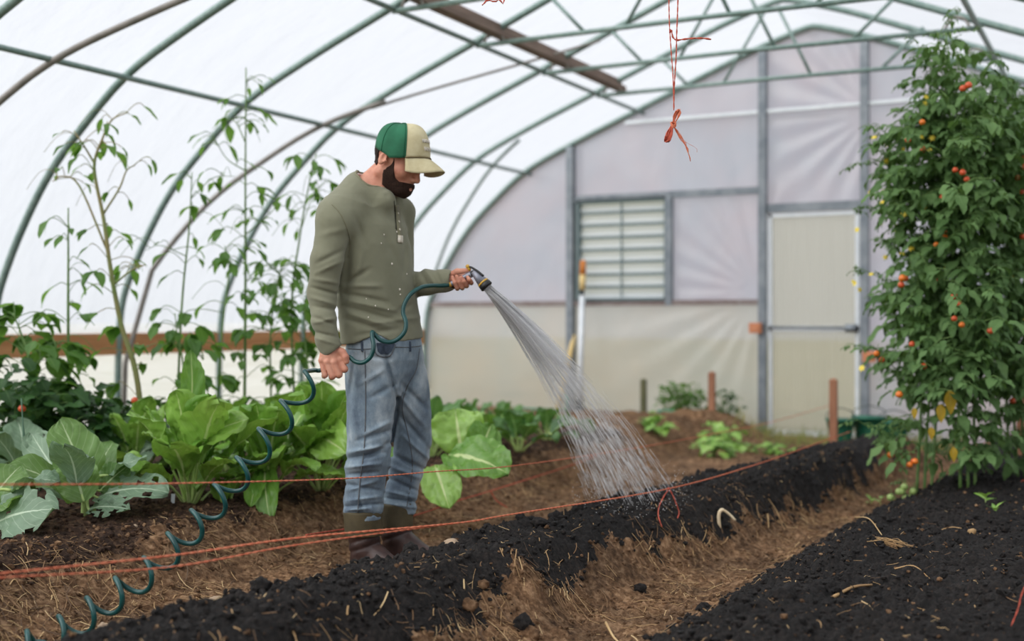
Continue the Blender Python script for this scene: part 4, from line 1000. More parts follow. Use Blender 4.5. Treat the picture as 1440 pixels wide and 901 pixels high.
for k in range(nj):
    # landing spots spread over an ellipse on the mound
    ang = 2*PI*rg.random(); rr = math.sqrt(rg.random()); lx_, ly_ = 893+rr*66*math.cos(ang), 700+rr*20*math.sin(ang)
    tgt = atZ(lx_, ly_, .17); ring = .5+.5*rr
    u0 = nrm(np.cross(src_dir, [0, 0, 1])); w0 = np.cross(src_dir, u0)
    p0 = src+.020*rr*(math.cos(ang)*(u0@RV)*u0*0+math.cos(ang)*RV*.9-math.sin(ang)*UV_*.9)
    T = .42+.03*rg.random(); v = (tgt-p0)/T; v[2] += .5*3.2*T
    def pos(t): return p0+v*t+np.array([0, 0, -.5*3.2*t*t])
    t = 0.0
    while t < T*.99:
        f = t/T
        ln = (.5-.44*min(1, f*1.7))*T*rg.uniform(.7, 1.2); ln = max(ln, .018*T*rg.uniform(.5, 1.6))
        te = min(T*.995, t+ln); r = (.0015 if f < .3 else .0011*rg.uniform(.6, 1.2))
        n_ = max(3, int((te-t)/T*18)); q = [pos(t+(te-t)*i/(n_-1)) for i in range(n_)]
        jit = np.array([rg.gauss(0, 1), rg.gauss(0, 1), rg.gauss(0, 1)])*.022*f*f
        q = [x+jit*(1 if f > .3 else 0) for x in q]
        rads = [r*(.35+.65*math.sin(PI*(.12+.76*i/(n_-1)))) for i in range(n_)]
        mb.tube(q, rads, 4); t = te+ln*rg.uniform(.05, .35)+f*.05*T*rg.random()
wt = mb.build('water_spray', M['water'], origin=src); tag(wt, 'fan of water drops spraying from the nozzle onto the dark ridge', 'water', kind='stuff')
# wetting droplets splashing low over the ridge
mb = MB()
for k in range(700):
    ang = 2*PI*rg.random(); rr = math.sqrt(rg.random()); q = atZ(890+rr*85*math.cos(ang), 702+rr*26*math.sin(ang), .2); q[2] += rg.random()**2*.14
    mb.blob(q, rg.uniform(.0008, .0019), 1, .1)
tag(mb.build('water_splash', M['water']), 'fine splashing droplets where the spray lands on the ridge', 'water', kind='stuff')

# ---- orange strings
M['twine'] = simple('orange_twine', rgb(206, 104, 72), rgb(226, 138, 104), 90, .75, 0, .4, 300)
M['twine_red'] = simple('red_orange_twine', rgb(186, 74, 56), rgb(212, 108, 84), 90, .75, 0, .4, 300)
def twist(mb, pts, r, n=10, tw=60, rr=None):
    P = spline(pts, n); d = np.cumsum(np.r_[0, np.linalg.norm(np.diff(P, axis=0), axis=1)])
    m = int(d[-1]/.012)+2; q = np.linspace(0, d[-1], m); P = np.stack([np.interp(q, d, P[:, i]) for i in range(3)], 1)
    for ph in (0, PI):
        T = np.gradient(P, axis=0); T /= np.linalg.norm(T, axis=1)[:, None]; N = np.cross(T, [0, 0.3, 1.]); N /= np.linalg.norm(N, axis=1)[:, None]; Bn = np.cross(T, N)
        a = q*tw*2+ph; mb.tube(P+r*.55*(np.cos(a)[:, None]*N+np.sin(a)[:, None]*Bn), r*.62, 5)
def at_x(px, py, X): return atX(px, py, X)
s1 = [at_x(-60, 681.5, -2.58), at_x(0, 681, -2.55), at_x(240, 679.5, -2.5), at_x(480, 673, -2.45), at_x(610, 663, -2.42), at_x(720, 655, -2.4), at_x(880, 632, -2.38), at_x(1000, 610.5, -2.36), at_x(1090, 592, -2.35), at_x(1180, 566, -2.33)]
mb = MB(); twist(mb, s1, .0026); o = tag(mb.build('garden_string', M['twine'], origin=s1[5]), 'orange string crossing the jeans below the knee, the higher of two', 'string', 'orange strings stretched along the beds')
s2 = [at_x(-60, 812, -2.6), at_x(0, 806, -2.55), at_x(240, 781, -2.4), at_x(420, 756, -2.25), at_x(640, 735.5, -2.02), at_x(720, 723, -1.97), at_x(940, 687, -1.83), at_x(1060, 654, -1.72), at_x(1150, 623, -1.64), at_x(1195, 607, -1.60)]
mb = MB(); twist(mb, s2, .0032); ss = empty('garden_string', s2[4], 'orange string running low over the dark ridge, tails knotted on it', 'string', 'orange strings stretched along the beds'); mb.build('strand', M['twine'], ss)
mb = MB(); s2b = [q+np.array([0, -.01, -.02+.012*math.sin(i*2.1)]) for i, q in enumerate(s2[:5])]; s2b[-1] = s2[4]; twist(mb, s2b, .0028); mb.build('loose_strand', M['twine'], ss)
k = s2[6]; kd = float((k-CAM)@DV)
def front(px, py, d):
    p = at(px, py, d)
    while p[2] < ground_z(p[0], p[1])+.012 and d > kd-1.2: d -= .02; p = at(px, py, d)
    return p
for pp in (((941, 687), (934, 697), (927, 712), (926, 726), (931, 741)), ((941, 687), (946, 696), (951, 708), (955, 720), (953, 728))):
    P = []; d = kd
    for q in pp: p = front(*q, d); d = min(d, float((p-CAM)@DV)); P.append(p)
    mb = MB(); twist(mb, P, .0026); mb.build('tail', M['twine_red'], ss)
mb = MB(); mb.blob(k, .006, 2, .2); mb.build('knot', M['twine_red'], ss)
s3p = [(430, 752, -2.98), (520, 738, -3.0), (585, 724, -3.02), (640, 705, -3.05), (690, 690, -3.08), (760, 668, -3.1), (800, 655, -3.1), (840, 640, -3.12)]
s3 = [atX(*q) for q in s3p]
for q in s3: q[2] = max(q[2], ground_z(q[0], q[1])+.012)
mb = MB(); twist(mb, s3, .0034); twist(mb, [s3[4], s3[4]+RV*.03+UV_*-.05, s3[4]+RV*.09+UV_*-.09], .003); tag(mb.build('garden_string', M['twine_red'], origin=s3[3]), 'slack red string lying on the bed slope behind the boots', 'string', 'orange strings stretched along the beds')
# hanging twine bundle
HD = 4.25
def hg(px, py, dd=0): return at(px, py, HD+dd)
hb = hg(945, 190); bd = empty('hanging_twine', hb, 'tied bundle of orange twine hanging from the roof bars', 'twine')
mb = MB(); twist(mb, [hg(941, -300), hg(940.5, -60), hg(941, 20), hg(943, 60), hg(946.5, 110), hg(947.5, 152)], .0022); mb.build('strand', M['twine_red'], bd)
mb = MB(); twist(mb, [hg(955, -300), hg(954.5, -60), hg(953, 10), hg(951.5, 50), hg(951, 75), hg(949.5, 100), hg(948, 125), hg(947.5, 155)], .0026); mb.build('strand', M['twine_red'], bd)
mb = MB(); twist(mb, [hg(942, 46), hg(943.5, 40), hg(944.5, 44), hg(946, 52), hg(951, 56.5), hg(960, 55.5), hg(975, 54), hg(990, 54), hg(1000, 55.5)], .0034); mb.build('tied_end', M['twine_red'], bd)
mb = MB()
for i in range(9):
    o_ = (i-4)*.9; twist(mb, [hg(947, 173, .004*(i % 3)), hg(948.5+o_*.5, 165, .01*(i % 2)), hg(952+o_*.6, 155+abs(o_)*.4, .01*((i % 3)-1)), hg(956+o_*.3, 153.5+abs(o_), .008*(i % 2)), hg(955.5+o_*.4, 160, -.008), hg(952, 168, -.006), hg(947.5, 174)], .0022)
mb.build('upper_loops', M['twine'], bd)
mb = MB()
for i in range(10):
    o_ = (i-4.5)*.8; twist(mb, [hg(946.5, 174, .004*(i % 3)), hg(942+o_*.5, 182, .012*(i % 2)), hg(938+o_*.7, 192, .010*((i % 3)-1)), hg(936.5+o_*.6, 199, .006), hg(940+o_*.5, 198.5, -.008), hg(943.5+o_*.4, 190, -.008), hg(946.5, 176)], .0022)
mb.build('lower_loops', M['twine_red'], bd)
mb = MB()
for i in range(4): mb.tube(spline([hg(943+i*.3, 172.5+i*1.3, -.012), hg(947, 176+i*1.2, -.018), hg(950.5, 173+i*1.2, -.008), hg(947, 171.5+i*1.2, .014), hg(943+i*.3, 172.5+i*1.3, -.012)], 4), .0022, 5)
mb.build('knot', M['twine'], bd)
mb = MB()
for (ex, ey, b) in ((968, 214, 0), (970.5, 226, 2), (965, 205, -2), (971, 227, 3), (980, 214, 6)): twist(mb, [hg(947, 177), hg(953+b*.5, 187), hg(960+b*.6, 199), hg(ex-1, ey-6), hg(ex, ey)], .0016 if ex != 980 else .0006)
mb.build('frayed_tail', M['twine'], bd)
mb = MB(); twist(mb, [hg(681, 5), hg(686, 0), hg(695, 2.5), hg(702, -1), hg(710, -12), hg(712, -200)], .0028); twist(mb, [hg(678, 7.5), hg(684, 1), hg(687, -8)], .0028)
tag(mb.build('twine_scrap', M['twine_red'], origin=hg(690, 3)), 'short scrap of red twine dangling at the top edge above the cap', 'twine')
mb = MB(); q0 = atZ(1432, 870, .17); twist(mb, [q0+RV*-.02+UV_*-.02, q0+UV_*.03, q0+RV*.01+UV_*.07, q0+RV*.03+UV_*.10, q0+RV*.06+UV_*.06], .002); tag(mb.build('twine_scrap', M['twine_red'], origin=q0), 'scrap of orange twine sticking out of the compost, bottom right corner', 'twine')
# ================================================================== PLANTS
def prof_from(pts): 
    a = np.array(pts); return lambda t: float(np.interp(t, a[:, 0], a[:, 1]))
P_CHARD = prof_from([(0, .10), (.08, .34), (.2, .62), (.38, .90), (.55, 1), (.72, .96), (.86, .74), (.95, .42), (1, .04)])
P_COLL = prof_from([(0, .16), (.06, .5), (.18, .78), (.36, .97), (.55, 1), (.74, .9), (.88, .64), (.96, .34), (1, .05)])
P_OVATE = prof_from([(0, .08), (.1, .55), (.25, .95), (.4, 1), (.6, .78), (.8, .42), (.93, .15), (1, .02)])
P_LANCE = prof_from([(0, .08), (.15, .55), (.35, 1), (.6, .85), (.85, .38), (1, .02)])
P_LOBE = prof_from([(0, .1), (.1, .5), (.22, 1), (.34, .62), (.48, .92), (.6, .5), (.75, .55), (.88, .26), (1, .02)])
def rotv(v, ax, a):
    ax = nrm(ax); return v*math.cos(a)+np.cross(ax, v)*math.sin(a)+ax*(ax@v)*(1-math.cos(a))
LID = [0]
def leaf(mb, base, d, up, L, W, prof, bend=.8, fold=.15, ripple=.05, nl=10, nw=4, crink=0., rng=random, holes=0.):
    LID[0] += 1; rid = LID[0] % 97
    d = nrm(d); up = np.array(up, float); up = up-d*(up@d); up = nrm(up) if np.linalg.norm(up) > 1e-4 else nrm(np.cross(d, [1, .3, .2])); side = np.cross(d, up)
    p = np.array(base, float); vs, uvs = [], []; ph = rng.random()*6.28; k1 = rng.uniform(8, 13); tw = rng.uniform(-.25, .25)
    S = np.linspace(-1, 1, 2*nw+1)
    for i in range(nl+1):
        t = i/nl; a = -bend*t; dd = rotv(d, side, a); nn = rotv(up, side, a); sd = rotv(side, dd, tw*t)
        w = W*.5*prof(t)
        for s_ in S:
            a_s = abs(s_); off = fold*a_s*w + ripple*W*math.sin(k1*t+ph+(1.7 if s_ > 0 else 0))*a_s**1.6
            if crink: off += crink*W*float(CR[int((t*37+rid*13)) % 64, int((s_*.5+.5)*40+rid*7) % 64])*(.25+.75*min(1, a_s*3))
            vs.append(p+sd*s_*w+nn*off); uvs.append((.5+.5*s_*.98, rid+.02+.95*t))
        if i < nl: p = p+dd*(L/nl)
    m = 2*nw+1
    mb.add(vs, [(i*m+j, i*m+j+1, (i+1)*m+j+1, (i+1)*m+j) for i in range(nl) for j in range(m-1) if not (holes and i > 2 and j not in (m//2, m//2-1) and CR[(i//2*11+rid) % 64, (j//2*17+rid) % 64] > .5-holes)], uvs)
    return p
_g = np.arange(64)/64*30
CR = fbm(np.repeat(_g[:, None], 64, 1), np.repeat(_g[None, :], 64, 0), oct=2, seed=91)*2
def leaf_to(mb, base, tip, up, W, prof, bend=.8, **kw):
    base, tip = np.array(base, float), np.array(tip, float); ch = tip-base; L = np.linalg.norm(ch); c = nrm(ch)
    u = np.array(up, float); u = nrm(u-c*(u@c)); side = np.cross(c, u); d = rotv(c, side, bend/2); u2 = rotv(u, side, bend/2)
    return leaf(mb, base, d, u2, L*(1+bend*bend/24), W, prof, bend, **kw)
def leaf_mat(name, dark, light, vein, trans, rough=.45, vw=.035, tfac=.3, side_v=.5, spec=.4):
    m, nt, out = new_mat(name); uv = node(nt, 'ShaderNodeUVMap'); sx = node(nt, 'ShaderNodeSeparateXYZ'); nt.links.new(uv.outputs[0], sx.inputs[0])
    def mth(op, a, b=None):
        n = node(nt, 'ShaderNodeMath', operation=op)
        for s, v in zip(n.inputs, (a, b)):
            if v is None: continue
            if hasattr(v, 'node'): nt.links.new(v, s)
            else: s.default_value = v
        return n.outputs[0]
    fl = mth('FLOOR', sx.outputs[1]); wn = node(nt, 'ShaderNodeTexWhiteNoise', noise_dimensions='1D'); nt.links.new(fl, wn.inputs['W'])
    au = mth('ABSOLUTE', mth('SUBTRACT', sx.outputs[0], .5)); t = mth('FRACT', sx.outputs[1])
    nz_ = noise(nt, 26, 3)
    base = mixc(nt, mth('ADD', mth('MULTIPLY', wn.outputs[0], .7), mth('MULTIPLY', nz_, .45)), dark, light)
    vm = mth('LESS_THAN', au, mth('MULTIPLY', mth('SUBTRACT', 1.15, t), vw))
    ph = mth('SUBTRACT', mth('MULTIPLY', t, 8.0), mth('MULTIPLY', au, 6.0)); sv = mth('GREATER_THAN', mth('SINE', mth('MULTIPLY', ph, 6.283)), .955)
    vmask = mth('MAXIMUM', vm, mth('MULTIPLY', sv, side_v))
    col = mixc(nt, vmask, base, vein)
    p = pbsdf(nt, None, col, rough, 0, bump(nt, noise(nt, 60, 3), .12, .004), spec)
    tl = node(nt, 'ShaderNodeBsdfTranslucent'); nt.links.new(mixc(nt, .5, col, trans), tl.inputs[0])
    mx = node(nt, 'ShaderNodeMixShader'); mx.inputs[0].default_value = tfac; nt.links.new(p.outputs[0], mx.inputs[1]); nt.links.new(tl.outputs[0], mx.inputs[2]); nt.links.new(mx.outputs[0], out.inputs[0])
    return m
M['chard'] = leaf_mat('chard_leaf', rgb(82, 136, 44), rgb(152, 192, 88), rgb(200, 216, 150), rgb(176, 218, 80), .36, .045, .22, .16, .6)
M['chard_dark'] = leaf_mat('dark_leafy_green', rgb(46, 94, 40), rgb(108, 152, 82), rgb(146, 176, 112), rgb(140, 190, 66), .38, .04, .22, .15, .6)
M['collard'] = leaf_mat('collard_leaf', rgb(86, 114, 88), rgb(128, 154, 126), rgb(188, 206, 180), rgb(140, 180, 80), .45, .03, .2, .3)
M['collard_under'] = leaf_mat('collard_green', rgb(76, 112, 56), rgb(118, 152, 84), rgb(184, 202, 156), rgb(160, 200, 80), .45, .035, .3, .3)
M['bean'] = leaf_mat('bean_leaf', rgb(52, 92, 44), rgb(104, 146, 74), rgb(130, 160, 96), rgb(150, 200, 70), .5, .03, .48, .3)
M['bush'] = leaf_mat('dark_bush_leaf', rgb(26, 58, 28), rgb(58, 96, 46), rgb(84, 116, 66), rgb(110, 160, 60), .5, .03, .25, .3)
M['tomato_leaf'] = leaf_mat('tomato_leaf', rgb(52, 84, 42), rgb(112, 144, 88), rgb(104, 134, 84), rgb(120, 160, 60), .6, .04, .25, .2, .25)
M['yellow_leaf'] = leaf_mat('yellowed_leaf', rgb(196, 158, 44), rgb(222, 186, 70), rgb(214, 190, 110), rgb(240, 200, 60), .6, .03, .35, .2)
M['stem_pale'] = simple('pale_green_stem', rgb(150, 178, 92), rgb(186, 206, 136), 12, .5)
M['stem_green'] = simple('green_stem', rgb(82, 116, 58), rgb(112, 142, 76), 12, .55)
M['stem_brown'] = simple('pale_brown_stem', rgb(150, 132, 92), rgb(118, 136, 76), 6, .7)
M['tomato_red'] = simple('ripe_tomato', rgb(190, 66, 36), rgb(206, 92, 44), 30, .3, spec=.5)
M['tomato_orange'] = simple('orange_tomato', rgb(226, 128, 40), rgb(214, 104, 36), 30, .25)
M['tomato_green'] = simple('green_tomato', rgb(130, 156, 84), rgb(158, 180, 108), 30, .3)
M['petal'] = simple('yellow_petal', rgb(232, 206, 58), rgb(244, 222, 90), 40, .6)
UP = np.array([0, 0, 1.0])
def az(a): return np.array([math.cos(a), math.sin(a), 0])

def chard(base, n, h, label, seed, mat='chard', wmul=1.0, extra=(), cat='chard', name='chard_plant', a0=0, stem='stem_pale'):
    rg = random.Random(seed); base = np.array(base, float); t = empty(name, base, label, cat, 'leafy greens on the left bed')
    lm, sm = MB(), MB()
    for i in range(n):
        f = (i+.5)/n; a = i*2.39996+a0+rg.uniform(-.3, .3); tilt = .12+.95*f**1.2+rg.uniform(-.1, .1)
        pl_ = h*rg.uniform(.36, .5)*(1-.25*f); d0 = rotv(UP, np.cross(UP, az(a)), tilt*.75); d1 = rotv(UP, np.cross(UP, az(a)), tilt)
        b0 = base+az(a)*.018*(.4+f)+UP*-.02; e = b0+d0*pl_*.5+d1*pl_*.5
        sm.tube(spline([b0, b0+d0*pl_*.5, e, e+d1*.03], 3), [.0085]*3+[.007]*4+[.005]*3, 6, True, .7)
        L = h*rg.uniform(.48, .7); W = L*rg.uniform(.5, .68)*wmul
        nrmv = rotv(UP, np.cross(UP, az(a)), tilt-PI/2)*1.0
        leaf(lm, e, d1, -nrmv if False else nrmv*-1*-1, L, W, P_CHARD, rg.uniform(.5, 1.3)*(.5+.7*f), rg.uniform(.1, .4), .085, 20, 7, .12, rng=rg)
    for (b, tp, up, W, bend, mt) in extra:
        leaf_to(lm, b, tp, up, W, P_COLL if mt == 'round' else P_CHARD, bend, fold=.2, ripple=.07, nl=20, nw=7, crink=.12, rng=rg); sm.tube(spline([base, (base+b)/2+UP*.02, b], 4), .007, 6)
    lm.build('leaves', M[mat], t); sm.build('stems', M[stem], t); return t
def bedpt(px, py):
    p = atZ(px, py, .2)
    for _ in range(3): p = atZ(px, py, ground_z(p[0], p[1]))
    return p
TC = -DV  # towards the camera
cA = bedpt(268, 706)
chard(cA, 17, .50, 'bright green crinkled chard with pale stalks beside the white plant marker', 3, extra=[(cA+UP*.30, at(268, 492, 5.35), TC+RV*.8, .12, .3, 'chard'), (cA+UP*.2, at(352, 590, 5.2), UP+TC, .18, 1.0, 'chard'), (cA+UP*.22+RV*.02, at(262, 640, 5.05), TC+UP*.4, .17, 1.2, 'chard')])
cB = bedpt(375, 694)
chard(cB, 17, .47, 'broad bright green chard directly behind the hose coils', 5, extra=[(cB+UP*.12, at(380, 735, 5.2), TC+UP*.6, .12, 1.3, 'chard'), (cB+UP*.1, at(352, 715, 5.2), TC+UP*.5, .10, 1.0, 'chard')])
cC = bedpt(452, 684)
chard(cC, 17, .50, 'tall chard beneath the hand that holds the hose', 8, extra=[(cC+UP*.25, at(452, 535, 5.6), TC+RV*.3, .17, .3, 'chard'), (cC+UP*.2, at(490, 640, 5.4), TC+UP*.5, .2, 1.3, 'chard')])
chard(bedpt(318, 664), 12, .46, 'chard rising at the back between two front clumps', 12, 'chard')
chard(bedpt(410, 655), 12, .46, 'chard at the back, left of the jeans', 13, 'chard')
chard(bedpt(190, 672), 12, .40, 'bright chard behind the grey-green cabbage leaves', 14, 'chard')
small = bedpt(318, 728); chard(small, 6, .22, 'small young chard low beside the fourth hose coil', 17)
cE = bedpt(622, 676)
chard(cE, 13, .46, 'large-leaved chard touching the right side of the jeans', 21, wmul=1.15, extra=[(at(612, 655, 5.75), at(632, 716, 5.55), TC+UP*.5, .19, .7, 'round'), (at(632, 640, 5.8), at(716, 668, 5.6), TC*.9+UP, .26, .7, 'round'), (at(650, 645, 5.9), at(640, 575, 6.0), TC+UP*.2, .27, .5, 'chard'), (at(668, 650, 5.8), at(690, 598, 5.95), TC+UP*.2+RV*.2, .2, .5, 'round')])
chard(bedpt(690, 648), 12, .36, 'chard to the right of the jeans, second from the boots', 23, wmul=1.2)
chard(bedpt(640, 632), 12, .30, 'darker leafy green standing behind the big chard leaf', 24, 'chard_dark', 1.2)
chard(bedpt(730, 630), 10, .27, 'dark leafy green near the middle of the far row', 25, 'chard_dark', 1.3)
chard(bedpt(770, 618), 9, .24, 'leafy green with a pale leaf reaching over bare soil', 27, 'chard_dark', 1.3, extra=[(atZ(775, 610, .38), at(830, 612, 7.6), UP+TC*.4, .16, .6, 'chard')])
chard(bedpt(662, 610), 10, .29, 'dark green clump at the far left of the end wall', 28, 'chard_dark', 1.2)
chard(bedpt(708, 606), 9, .24, 'dark green clump in front of the leaning yellow handle', 29, 'chard_dark', 1.2)
chard(bedpt(606, 640), 10, .36, 'dark leafy green half hidden behind the jeans', 31, 'chard_dark', 1.1)

# collards / cabbages at the near left
def collard(base, label, leaves, seed, mats=('collard', 'collard_under'), rnd=0, h=.35):
    rg = random.Random(seed); base = np.array(base, float); t = empty('collard_plant', base, label, 'cabbage', 'leafy greens on the left bed'); lm = [MB(), MB()]; sm = MB()
    sm.tube(spline([base+UP*-.02, base+UP*.06+RV*.004, base+UP*.13], 4), [.014]*5+[.011]*4, 8)
    for (b, tp, up, W, bend, k) in leaves:
        leaf_to(lm[k], b, tp, up, W, P_COLL, bend, fold=.14, ripple=.085, nl=22, nw=8, crink=.06, rng=rg, holes=.35 if W == .10 else (.06 if k == 0 else 0)); st_ = base+UP*rg.uniform(.05, .13)
        ch = nrm(np.array(tp)-np.array(b)); sm.tube(spline([st_, (st_+b)/2+UP*.015, b, b+ch*.04], 4), [.008]*6+[.006]*7, 6)
    for i in range(rnd):
        a = i*2.4+rg.random(); b = base+UP*rg.uniform(.08, .16)+az(a)*.10; tp = b+az(a)*rg.uniform(.14, .24)+UP*rg.uniform(-.02, .22)*h/.35
        leaf_to(lm[i % 2], b, tp, UP+az(a)*-.5, rg.uniform(.13, .2), P_COLL, rg.uniform(.5, 1.1), fold=.12, ripple=.09, nl=18, nw=7, crink=.06, rng=rg); sm.tube(spline([base+UP*.08, (base+UP*.1+b)/2+UP*.02, b], 4), .007, 6)
    for q, nm in enumerate(('grey_leaves', 'green_leaves')):
        if lm[q].v: lm[q].build(nm, M[mats[q]], t)
    sm.build('stems', M['stem_pale'], t); return t
K1 = bedpt(118, 724); d1 = float((K1-CAM)@DV)
collard(K1, 'grey-green cabbage plant with an upright leaf and a leaf eaten into holes', [
  (at(126, 690, d1), at(84, 590, d1+.1), TC*.8+RV*.7, .21, .35, 1), (at(110, 700, d1), at(8, 655, d1-.1), TC*.5+UP, .19, .7, 1), (at(128, 692, d1+.1), at(160, 622, d1+.3), TC-RV*.4, .17, .4, 1),
  (at(138, 700, d1), at(238, 694, d1-.05), UP+TC*.7, .21, .9, 0), (at(125, 716, d1-.05), at(184, 717, d1-.2), UP+TC*1.2, .10, .6, 0), (at(118, 705, d1-.1), at(100, 640, d1-.05), TC+RV*.3+UP*.2, .17, .5, 1), (at(105, 700, d1), at(45, 610, d1+.25), TC+RV*.3, .17, .4, 0), (at(140, 690, d1), at(180, 655, d1+.05), TC+UP*.3, .13, .7, 1)], 41, rnd=3)
K2 = bedpt(-22, 742); d2 = float((K2-CAM)@DV)
collard(K2, 'cabbage plant with one broad grey leaf spread flat at the photo corner', [(at(-8, 738, d2), at(80, 716, d2-.15), UP*.8+TC*1.2, .24, .7, 0), (at(-10, 720, d2), at(52, 690, d2), UP+TC*.4, .16, .8, 1), (at(-20, 715, d2), at(30, 655, d2+.2), TC+UP*.3, .16, .5, 1)], 43, rnd=2)
K3 = bedpt(172, 672); d3 = float((K3-CAM)@DV)
collard(K3, 'grey-green cabbage with a round upright leaf behind the eaten one', [(at(170, 655, d3), at(160, 592, d3), TC+UP*.2, .26, .5, 0), (at(180, 655, d3-.1), at(215, 625, d3-.1), TC+UP*.5, .16, .7, 0), (at(160, 660, d3-.2), at(140, 640, d3-.2), TC+UP*.4, .12, .7, 0)], 44, rnd=3)
collard(bedpt(45, 690), 'low cabbage plant in the shade left of the eaten one', [], 45, ('collard', 'collard_under'), rnd=7)

# tall climbing beans against the left side
def bean(label, pts, depth, r, seed, nleaf=26, branches=(), stem='stem_green', lsize=.10, top_thin=True, ymin_leaf=None):
    rg = random.Random(seed); P = [at(x, y, depth+dv) for x, y, dv in [(q+(0,))[:3] for q in pts]]
    gz_ = ground_z(P[0][0], P[0][1]); P[0][2] = max(gz_-.02, 0) if P[0][2] > gz_-.02 else P[0][2]
    P.insert(0, np.array([P[0][0], P[0][1], gz_-.02])) if P[0][2] > gz_+.02 else None
    t = empty('bean_plant', P[0], label, 'bean plant', 'tall bean plants along the left wall'); sm, lm = MB(), MB(); tm = sm
    S = spline(P, 8); n = len(S); sm.tube(S, np.linspace(r, r*.35, n), 7)
    lines = [S]
    for b in branches:
        Bp = spline([at(x, y, depth+dv) for x, y, dv in [(q+(0,))[:3] for q in b]], 6); sm.tube(Bp, np.linspace(r*.4, r*.18, len(Bp)), 5); lines.append(Bp)
    for li, Sx in enumerate(lines):
        m = int(nleaf*.85) if li == 0 else max(3, nleaf//7)
        for i in range(m):
            f = rg.random() if li else rg.random()**1.05
            j = min(len(Sx)-2, int((.12+.88*f if li == 0 else .25+.75*f)*(len(Sx)-1))); p = Sx[j]; hgt = p[2]
            a = rg.random()*2*PI; low = hgt < 1.05
            pl_ = rg.uniform(.05, .2 if low else .13); d = nrm(az(a)+UP*rg.uniform(-.1, .9)); e = p+d*pl_; e2 = e+az(a)*.02-UP*.012
            sm.tube(spline([p, p+d*pl_*.6+UP*.012, e, e2], 3), .0022, 4)
            sz = lsize*rg.uniform(.6, 1.2)*(.95 if low else .85)
            for q in range(3 if rg.random() < (.7 if low else .3) else 1):
                aa = a+(q-1)*1.2 if q else a; dd = nrm(az(aa)+UP*rg.uniform(-1.1, -.1))
                leaf(lm, e2, dd, UP*.6+az(aa)*.7, sz*(1 if low else 1.2), sz*(rg.uniform(.55, .85) if low else rg.uniform(.34, .62)), P_OVATE if low else P_LANCE, rg.uniform(.2, 1.0), rg.uniform(.1, .5), .06, 6, 2, rng=rg)
        for i in range(max(1, m//14)):   # curling tendrils
            p = Sx[min(len(Sx)-1, int(rg.uniform(.5, 1)*(len(Sx)-1)))]; a = rg.random()*6.28; v = az(a)
            tm.tube(spline([p, p+v*.05+UP*.04, p+v*.11+UP*.03, p+v*.16-UP*.02, p+v*.19-UP*.06], 4), .0014, 4)
    lm.build('leaves', M['bean'], t); sm.build('stem', M[stem], t); return t
bean('bean plant with a straight pale green stem, topped just below the second hoop', [(98, 610), (96, 470), (96, 370), (96, 292)], 6.3, .010, 1, 24, lsize=.12)
bean('tallest branching bean plant with a thick leaning pale stalk', [(207, 596), (192, 530), (170, 455), (155, 375), (146, 310), (134, 250), (134, 222), (146, 190)], 6.3, .016, 2, 30, [[(150, 350), (112, 262), (88, 248), (74, 255)], [(146, 300), (168, 265), (178, 240), (190, 232)], [(134, 232), (118, 205), (104, 184)], [(146, 190), (158, 168), (180, 158)], [(160, 400), (185, 380), (205, 372)]], 'stem_brown', .11)
bean('slim bean plant standing between two hoops left of the chard', [(246, 570), (255, 440), (266, 320), (270, 242)], 6.6, .008, 3, 20, [[(262, 360), (225, 345), (205, 352)], [(268, 280), (300, 250), (330, 248)]])
bean('very tall straight bean vine reaching the roof purlin', [(343, 560), (345, 420), (345, 260), (346, 95)], 6.8, .010, 4, 46, [[(345, 240), (318, 222), (297, 185)], [(345, 330), (380, 300), (392, 282)], [(345, 200), (330, 170), (312, 172)]])
bean('leafy bean plant just left of the man, its yellow leaf by his shoulder', [(418, 570), (410, 440), (422, 330), (434, 262), (445, 215)], 7.0, .008, 5, 44, [[(412, 400), (385, 380), (372, 372)], [(424, 320), (440, 275), (452, 262)]])
bean('mid-height bean plant behind the tall crinkled chard leaf', [(300, 575), (312, 470), (322, 380), (316, 345)], 6.7, .007, 6, 24, lsize=.11)
bean('bean plant with broad dark leaves at the photo left edge', [(40, 640), (42, 520), (30, 470), (18, 440)], 6.1, .009, 7, 36, [[(42, 520), (70, 495), (85, 480)], [(40, 560), (66, 545), (80, 530)]], lsize=.15)
bean('bushy bean plant to the left of the hanging right arm', [(384, 570), (380, 480), (390, 400), (396, 372)], 6.9, .007, 8, 40, lsize=.11)
bean('bean plant behind the brown plank of the side wall, short and leafy', [(262, 590), (258, 520), (250, 478), (246, 440)], 6.5, .007, 9, 22, lsize=.12)
bean('bean plant closest to the man, below his right elbow', [(440, 590), (432, 520), (428, 450), (432, 400)], 6.9, .007, 10, 40, lsize=.11)
